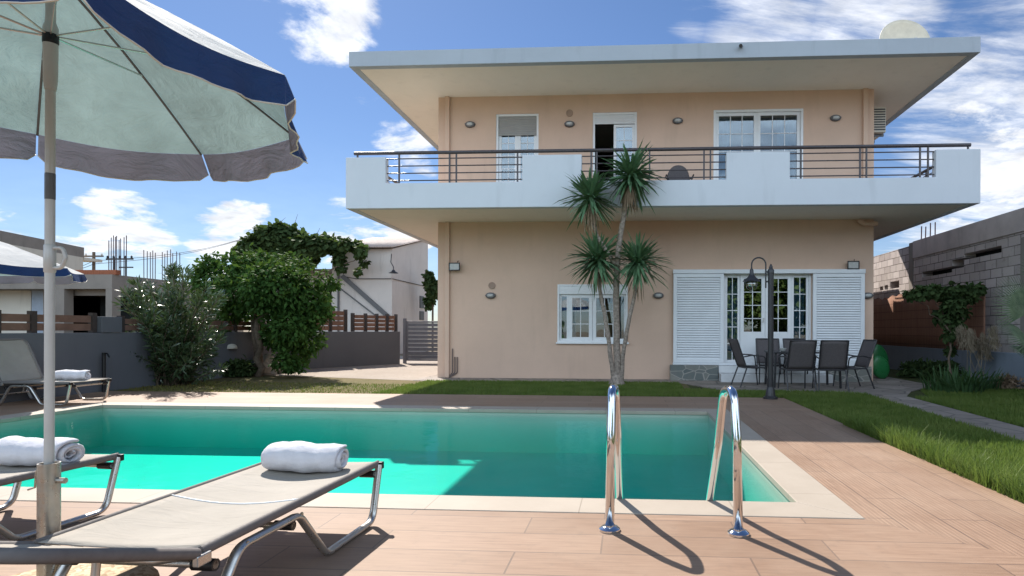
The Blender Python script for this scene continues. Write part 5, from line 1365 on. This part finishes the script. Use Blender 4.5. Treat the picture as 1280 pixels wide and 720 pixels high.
# small hanging creeper right of the pale house
cp_ = empty('green_creeper', (0, 0, 0), 0, 'green creeper hanging in the gap between pale house and villa', 'creeper')
cl = [(tuple(ony(px, py, 29)), (rp*29/F_PX,)*3) for (px, py, rp) in ((536, 345, 5), (538, 355, 7), (541, 366, 7), (537, 376, 5), (536, 383, 3), (545, 360, 8))]
V, t3, q4 = crown_leaves(cl, 1500, 0.2, 0.15, 0.6); np_mesh('foliage', V, t3, q4, m_leaf_dark, cp_)
pc_ = MB(); a = ony(541, 360, 29); pc_.tube([(a.x, 29, -0.03), (a.x, 29, a.z)], 0.05, 6); pc_.build('stem', m_bark, cp_)
# low shrubs and rocks below the tree
def bush(name, px, py, rp, n, ln, wd, mat, label, flat=0.7):
    B = onz(px, py); s = B.y/F_PX; r_ = empty(name, (B.x, B.y, 0), 0, label, 'shrub')
    cl = []
    for k in range(7): cl.append(((random.uniform(-.6, .6)*rp*s, random.uniform(-.4, .4)*rp*s, rp*s*flat*random.uniform(0.4, 0.8)), (rp*s*random.uniform(.35, .6),)*3))
    V, t3, q4 = crown_leaves(cl, n, ln, wd, 0.1, 0.3); V[:, 2] = np.maximum(V[:, 2], 0.01); np_mesh('foliage', V, t3, q4, mat, r_)
    st = MB()
    for k in range(5): st.tube([(random.uniform(-.1, .1), random.uniform(-.1, .1), -0.02), (random.uniform(-.4, .4)*rp*s, random.uniform(-.3, .3)*rp*s, rp*s*flat)], [0.012, 0.005], 5)
    st.build('stems', m_bark, r_)
bush('low_shrub', 296, 471, 22, 1600, 0.13, 0.05, m_leaf_dark, 'low dark shrub between oleander and tree at the wall foot')
bush('low_shrub', 1140, 471, 20, 1500, 0.12, 0.06, m_leaf_dark, 'low dark leafy shrub beside the path behind the villa corner')
bush('low_shrub', 1172, 474, 20, 1400, 0.12, 0.06, m_leaf_dark, 'low dark leafy shrub under the climbing fig at the reed screen')
bush('low_shrub', 1262, 486, 15, 700, 0.10, 0.04, m_deadleaf, 'small dry twiggy shrub right of the strap leaved plant')
def rock(px, py, sx, sy, sz, label):
    B = onz(px, py); b = MB()
    def fn(u, v):
        a = 2*math.pi*u; p = math.pi*v; d = Vector((math.cos(a)*math.sin(p), math.sin(a)*math.sin(p), math.cos(p)))
        k = 1+0.14*math.sin(5*d.x+px)+0.12*math.sin(7*d.y+2*px)+0.10*math.sin(6*d.z+px)
        return (d.x*sx*k, d.y*sy*k, max(-0.02, d.z*sz*k+sz*0.6))
    b.grid(fn, 20, 12); o = b.build('rock', m_rock, None, 40); o.location = (B.x, B.y, 0); tag(o, label, 'rock', 'rocks under the tree')
rock(334, 467, 0.35, 0.3, 0.28, 'grey boulder half hidden in leaves at the tree foot')
rock(355, 466, 0.25, 0.2, 0.12, 'flat pale stone on the drive edge right of the tree trunk')
# yucca
Yb = onz(771, 480.5)
yu = empty('yucca_tree', (Yb.x, Yb.y, 0), 0, 'multi stemmed yucca palm with four spiky heads before the villa wall', 'tree')
def ypt(px, py, dy=0): p = ony(px, py, Yb.y+dy); return Vector((p.x-Yb.x, p.y-Yb.y, p.z))
tk = MB()
def stem(pts, r):
    pts = [ypt(*p) for p in pts]; out = []
    for i in range(len(pts)-1):
        for k in range(5): out.append(pts[i].lerp(pts[i+1], k/5)+Vector((random.uniform(-1, 1), random.uniform(-1, 1), 0))*0.006)
    out.append(pts[-1]); n = len(out)
    tk.tube(out, [r[0]+(r[1]-r[0])*i/(n-1)+random.uniform(-.004, .004) for i in range(n)], 9)
stem([(772, 483), (771, 430, -.1), (770, 370, -.25), (771, 330, -.4), (776, 290, -.55), (784, 245, -.7), (788, 228, -.7)], (0.082, 0.038))
stem([(770, 332, -.4), (757, 312, -.5), (746, 295, -.6), (739, 268, -.75), (737, 255, -.75)], (0.045, 0.034))
stem([(768, 480), (764, 450, -.1), (757, 400, -.2), (750, 365, -.3), (747, 340, -.35)], (0.052, 0.034))
stem([(776, 480), (779, 440, -.1), (786, 400, -.25), (793, 370, -.3), (797, 345, -.35)], (0.052, 0.034))
tk.lathe([(0.20, -0.02), (0.16, 0.05), (0.105, 0.22), (0.07, 0.4)], 12)
tk.build('trunk', m_yucca_bark, yu, 179)
def rosette(c, n, L_, up, dead=0, seedv=1):
    rg = np.random.default_rng(seedv); a = rg.random(n)*2*np.pi; el = np.arcsin(np.clip(-0.88+1.86*rg.random(n)**0.85, -0.95, 0.99))
    d = np.stack([np.cos(a)*np.cos(el), np.sin(a)*np.cos(el), np.sin(el)], 1); pos = np.array(c)[None]+d*0.05+np.array([0, 0, 1.0])*(0.18*rg.random(n)[:, None]-0.04)
    ln = L_*(0.6+0.5*rg.random(n)); nr = unit(np.array([0, 0, 1.0])+0.2*rg.normal(size=(n, 3)))
    side = unit(np.cross(d, nr)); upv = np.cross(side, d); Ws = 0.060*(0.8+0.4*rg.random(n))
    v = np.empty((n, 7, 3)); L2 = ln[:, None]; W2 = Ws[:, None]; dr = (0.04+0.24*rg.random(n)**1.5)[:, None]*np.array([0, 0, -1.0])
    v[:, 0] = pos-side*W2*0.4; v[:, 1] = pos+side*W2*0.4
    v[:, 2] = pos+d*L2*0.45-side*W2*0.5+dr*L2*0.2+upv*W2*.25; v[:, 3] = pos+d*L2*0.45+side*W2*0.5+dr*L2*0.2+upv*W2*.25
    v[:, 4] = pos+d*L2*0.8-side*W2*0.33+dr*L2*0.6+upv*W2*.15; v[:, 5] = pos+d*L2*0.8+side*W2*0.33+dr*L2*0.6+upv*W2*.15; v[:, 6] = pos+d*L2+dr*L2
    b = (np.arange(n)*7)[:, None]
    return v.reshape(-1, 3), b+np.array([[4, 5, 6]]), np.concatenate([b+np.array([[0, 1, 3, 2]]), b+np.array([[2, 3, 5, 4]])])
for i, (px, py, dy, n, L_) in enumerate(((788, 222, -.7, 210, 0.70), (737, 250, -.75, 190, 0.66), (747, 328, -.35, 210, 0.74), (797, 330, -.35, 200, 0.74))):
    V, t3, q4 = rosette(ypt(px, py, dy), n, L_, 0, 0, 11+i); np_mesh('leaf_head', V, t3, q4, m_yucca, yu)
for (px, py, n, dy) in ((787, 238, 80, -.7), (738, 266, 24, -.75), (747, 345, 16, -.35), (797, 350, 10, -.35)):
    rg = np.random.default_rng(px); c = np.array(ypt(px, py, dy)); a = rg.random(n)*6.28
    d = unit(np.stack([np.cos(a)*0.22, np.sin(a)*0.22, -np.ones(n)], 1)+0.08*rg.normal(size=(n, 3))); pos = c+np.stack([np.cos(a), np.sin(a), np.zeros(n)], 1)*0.06+np.array([0, 0, .1])
    V, t3, q4 = leaf_mesh(pos, d, unit(np.stack([np.cos(a), np.sin(a), np.zeros(n)], 1)), 0.35+0.3*rg.random(n), np.full(n, 0.03), 0, 0.02); np_mesh('dead_leaves', V, t3, q4, m_deadleaf, yu)

# right side plants
def strap_plant(name, px, py, n, L_, w_, mat, label, spread=0.35, cat='plant'):
    B = onz(px, py); rg = np.random.default_rng(int(px)); vs = []; b = MB()
    for i in range(n):
        a = rg.random()*6.28; r0 = spread*math.sqrt(rg.random()); p = Vector((r0*math.cos(a), r0*math.sin(a), -0.01)); a2 = a+rg.normal()*0.6; le = L_*(0.6+0.6*rg.random()); out = 0.25+0.55*rg.random()
        pts = [p+Vector((math.cos(a2)*out*le*q**1.6, math.sin(a2)*out*le*q**1.6, le*(q-0.45*q*q*out*1.5))) for q in (0, .3, .6, .85, 1)]
        sd_ = Vector((-math.sin(a2), math.cos(a2), 0))*w_/2; k = [1, 1, .8, .5, .05]
        v_ = []
        for q in range(5): v_ += [pts[q]-sd_*k[q], pts[q]+sd_*k[q]]
        b.add(v_, [(2*q, 2*q+1, 2*q+3, 2*q+2) for q in range(4)])
    o = b.build(name, mat, None); o.location = (B.x, B.y, 0); tag(o, label, cat); return o
strap_plant('strap_leaf_plant', 1192, 490, 130, 0.62, 0.035, m_iris, 'clump of arching green strap leaves on the right lawn edge', 0.5)
strap_plant('strap_leaf_plant', 1225, 487, 80, 0.55, 0.03, m_iris, 'smaller green strap leaf clump to the right of the large clump', 0.35)
# pampas
B = onz(1222, 480); pg = empty('pampas_grass', (B.x, B.y, 0), 0, 'dry pale plumed grass by the low blue grey wall', 'grass plant')
st = MB(); PV = []; PD_ = []
for i in range(9):
    px = 1198+i*5.5+random.uniform(-2, 2); t = ony(px, random.uniform(405, 425), B.y+random.uniform(-.3, .3)); t = Vector((t.x-B.x, t.y-B.y, t.z)); b = Vector((random.uniform(-.25, .25), random.uniform(-.2, .2), -0.02))
    st.tube([b, b.lerp(t, .6), t], [0.006, 0.005, 0.003], 4)
    for k in range(240):
        q = random.random(); p = t+Vector((0.10*q*random.choice((-1, 1)) if False else 0.08*q, 0, -0.45*q))+Vector((random.gauss(0, .03), random.gauss(0, .03), 0)); PV.append(tuple(p)); PD_.append((random.gauss(0, .35)+0.2, random.gauss(0, .35), -1))
st.build('stems', m_pampas, pg)
n = len(PV); V, t3, q4 = leaf_mesh(np.array(PV), unit(np.array(PD_)), unit(RNG.normal(size=(n, 3))), np.full(n, 0.12), np.full(n, 0.010)); np_mesh('plumes', V, t3, q4, m_pampas, pg)
# fig / climber
B = onz(1187, 478); fg = empty('climbing_fig', (B.x, B.y, 0), 0, 'thin stemmed leafy climber spreading in front of the reed screen', 'shrub')
def fpt(px, py, dy=0): p = ony(px, py, B.y+dy); return Vector((p.x-B.x, p.y-B.y, p.z))
st = MB(); branch(st, (0, 0, -.02), fpt(1188, 415), 0.03, 0.022, 0.03)
for (px, py) in ((1140, 368), (1165, 362), (1200, 358), (1222, 362), (1190, 385), (1175, 395), (1195, 400)): branch(st, fpt(1188, 415), fpt(px, py), 0.016, 0.006, 0.08)
st.build('stem', m_bark, fg, 179)
s = B.y/F_PX; cl = [(tuple(fpt(px, py, random.uniform(-.2, .2))), (rp*s*.9, rp*s*.8, rp*s*.65)) for (px, py, rp) in ((1140, 367, 8), (1153, 366, 9), (1168, 364, 10), (1180, 368, 10), (1195, 362, 10), (1210, 362, 9), (1222, 362, 8), (1190, 382, 13), (1182, 395, 14), (1192, 405, 12), (1200, 392, 10), (1186, 420, 7), (1188, 438, 6), (1200, 375, 9), (1214, 372, 7))]
V, t3, q4 = crown_leaves(cl, 3000, 0.115, 0.085, 0.5, 0.3); np_mesh('foliage', V, t3, q4, m_leaf_dark, fg)
# fan palm
B = onz(1330, 500); fp = empty('fan_palm', (B.x, B.y, 0), 0, 'grey green fan palm leaning into view at the right edge', 'palm')
c0 = Vector((0, 0, 0.75)); st = MB(); st.lathe([(0.12, -0.02), (0.14, 0.3), (0.10, 0.7), (0.05, 0.8)], 12); st.build('trunk', m_bark, fp, 179)
def fan(tip, nrm, r_, n=27, spread=2.3):
    tip = Vector(tip); ax = (tip-c0).normalized(); sd_ = ax.cross(Vector(nrm)).normalized(); b = MB(); b.tube([c0, tip], [0.014, 0.008], 5); up = sd_.cross(ax)
    for k in range(n):
        a = (k/(n-1)-0.5)*spread; d = ax*math.cos(a)+sd_*math.sin(a); d2 = -ax*math.sin(a)+sd_*math.cos(a); le = r_*(0.75+0.25*math.cos(a))
        w_ = 0.017; b.add([tip+d*0.02, tip+d*le*0.5-d2*w_+up*0.01, tip+d*le*0.5+d2*w_+up*0.01, tip+d*le-up*0.06*le+Vector((0, 0, -0.05))], [(0, 1, 2), (1, 3, 2)])
    b.build('frond', m_fan, fp)
def ppt(px, py, dy): p = ony(px, py, B.y+dy); return (p.x-B.x, p.y-B.y, p.z)
for (px, py, dy, nv, r_) in ((1284, 392, -.1, (0, -.85, .5), .80), (1290, 428, -.3, (0, -.7, .7), .74), (1315, 350, 0, (0, -.9, .4), .7), (1350, 380, .1, (0, -.9, .4), .45), (1290, 440, -.4, (0, -.5, .8), .4), (1360, 420, -.2, (0, -.9, .4), .4), (1330, 350, .3, (0, -.9, .4), .45)):
    fan(ppt(px, py, dy), nv, r_)
# green floats beside the house corner
for i, (px, py, lean, L_, lab) in enumerate(((1104, 471, 14, 0.85, 'larger dark green moulded plastic shell leaning on the villa corner'), (1099, 474, 26, 0.62, 'smaller green moulded plastic shell in front of the larger one'))):
    B = onz(px, py); b = MB()
    def gf(u, v):
        a = 2*math.pi*u; w_ = 0.23*math.sin(math.pi*min(1, max(0.0, v)))**0.55; return (w_*math.cos(a)*1.0, w_*0.42*math.sin(a), L_*v)
    b.grid(gf, 20, 14); o = b.build('plastic_shell', m_green, None, 179); o.location = (B.x+0.14+0.06*i, B.y+0.35-0.2*i, 0.0); o.rotation_euler = (rad(4), rad(-lean), rad(10)); tag(o, lab, 'plastic shell', 'green plastic shells')

# trees behind the camera, mirrored in the windows
for (x, y, h, s_) in ((-7, -9, 4.6, 1), (4.5, -10, 6.5, 2), (9, -9, 6.2, 3), (14, -10, 6.6, 4)):
    r = empty('garden_tree', (x, y, 0), 0, ('broad', 'tall', 'low', 'wide')[s_-1]+' dark tree behind the camera, mirrored in the villa windows', 'tree')
    tk = MB(); branch(tk, (0, 0, -.03), (0.2, 0, h*0.5), 0.2, 0.1, 0.03); tk.build('trunk', m_bark, r, 179)
    rg = random.Random(s_); cl = [((rg.uniform(-2, 2), rg.uniform(-1.5, 1.5), h*rg.uniform(0.2, 0.9)), (rg.uniform(0.9, 1.5),)*3) for _ in range(18)]
    V, t3, q4 = crown_leaves(cl, 6000, 0.4, 0.25, 0.3, 0.3); np_mesh('crown', V, t3, q4, m_hedge, r)

# ---------------------------------------------------------------- grass
def grass(name, pts, hmin, hmax, wid, mat, label, lean=0.5, seedv=5):
    rg = np.random.default_rng(seedv); n = len(pts); a = rg.random(n)*2*np.pi; h = hmin+(hmax-hmin)*rg.random(n)**1.4
    dd_ = np.linalg.norm(pts, axis=1); w_ = wid*np.maximum(1.0, dd_/6.0)
    sd_ = np.stack([np.cos(a), np.sin(a), np.zeros(n)], 1)*w_[:, None]*0.5; b_ = rg.random(n)*6.28; ln_ = lean*h*rg.random(n)
    off = np.stack([np.cos(b_)*ln_, np.sin(b_)*ln_, h], 1); base = np.concatenate([pts, np.full((n, 1), -0.016)], 1)
    mid = base+off*np.array([0.35, 0.35, 0.6])
    v = np.stack([base-sd_, base+sd_, mid-sd_*0.75, mid+sd_*0.75, base+off], 1).reshape(-1, 3); i = (np.arange(n)*5)[:, None]
    o = np_mesh(name, v, i+np.array([[2, 3, 4]]), i+np.array([[0, 1, 3, 2]]), mat); o['kind'] = 'stuff'; tag(o, label, 'grass'); return o
rg = np.random.default_rng(21)
def in_path(x, y): 
    px_ = 4.15+(y-5)*0.045; return (x > px_-0.04) & (x < px_+0.52+(y-5)*0.02) & (y < PAT_Y)
N_ = 210000
y = 3.0+ (YW-2.0-3.0)*rg.random(N_)**1.5; x = DXR+(GX-DXR)*rg.random(N_)
edge = PAT_Y-0.05-np.maximum(0, x-3.9)*0.6
ok = ~in_path(x, y) & ((y < edge) | (x > 5.6+(y-PAT_Y)*0.35))
pts = np.stack([x, y], 1)[ok]; 
grass('lawn_grass', pts, 0.03, 0.085, 0.006, m_grass, 'green lawn grass on the right of the deck')
N2 = 5200; y2 = 3.3+4.2*rg.random(N2); x2 = DXR-0.03+0.30*rg.random(N2)**2
grass('edge_grass', np.stack([x2, y2], 1), 0.07, 0.24, 0.007, m_grass, 'longer unmown grass blades along the deck edge', 0.9)
N3 = 90000; x3 = DXL+(1.75-DXL)*rg.random(N3); y3 = DYF+(YW-0.9-DYF)*rg.random(N3)
keep = ((x3 > -4.6) | (rg.random(N3) < 0.18)) & ~((x3 > 1.15) & (y3 > PAT_Y+0.3))
keep &= ~((x3 < -4.5) & (y3 > DYF+1.6+0.06*(-x3)))
x3, y3 = x3[keep], y3[keep]; dry = (x3 < -4.7+0.9*rg.normal(size=len(x3)))
grass('front_grass', np.stack([x3, y3], 1)[~dry], 0.025, 0.065, 0.006, m_grass, 'short green grass strip in front of the villa')
grass('dry_grass', np.stack([x3, y3], 1)[dry], 0.02, 0.05, 0.006, m_grass_dry, 'dry yellowish grass before the tree and drive')
N4 = 9000; x4 = 1.75+(DXR+0.3-1.75)*rg.random(N4); y4 = DYF+(PAT_Y-DYF)*rg.random(N4)
grass('patio_grass', np.stack([x4, y4], 1), 0.025, 0.07, 0.006, m_grass, 'narrow grass strip between deck and patio chairs')
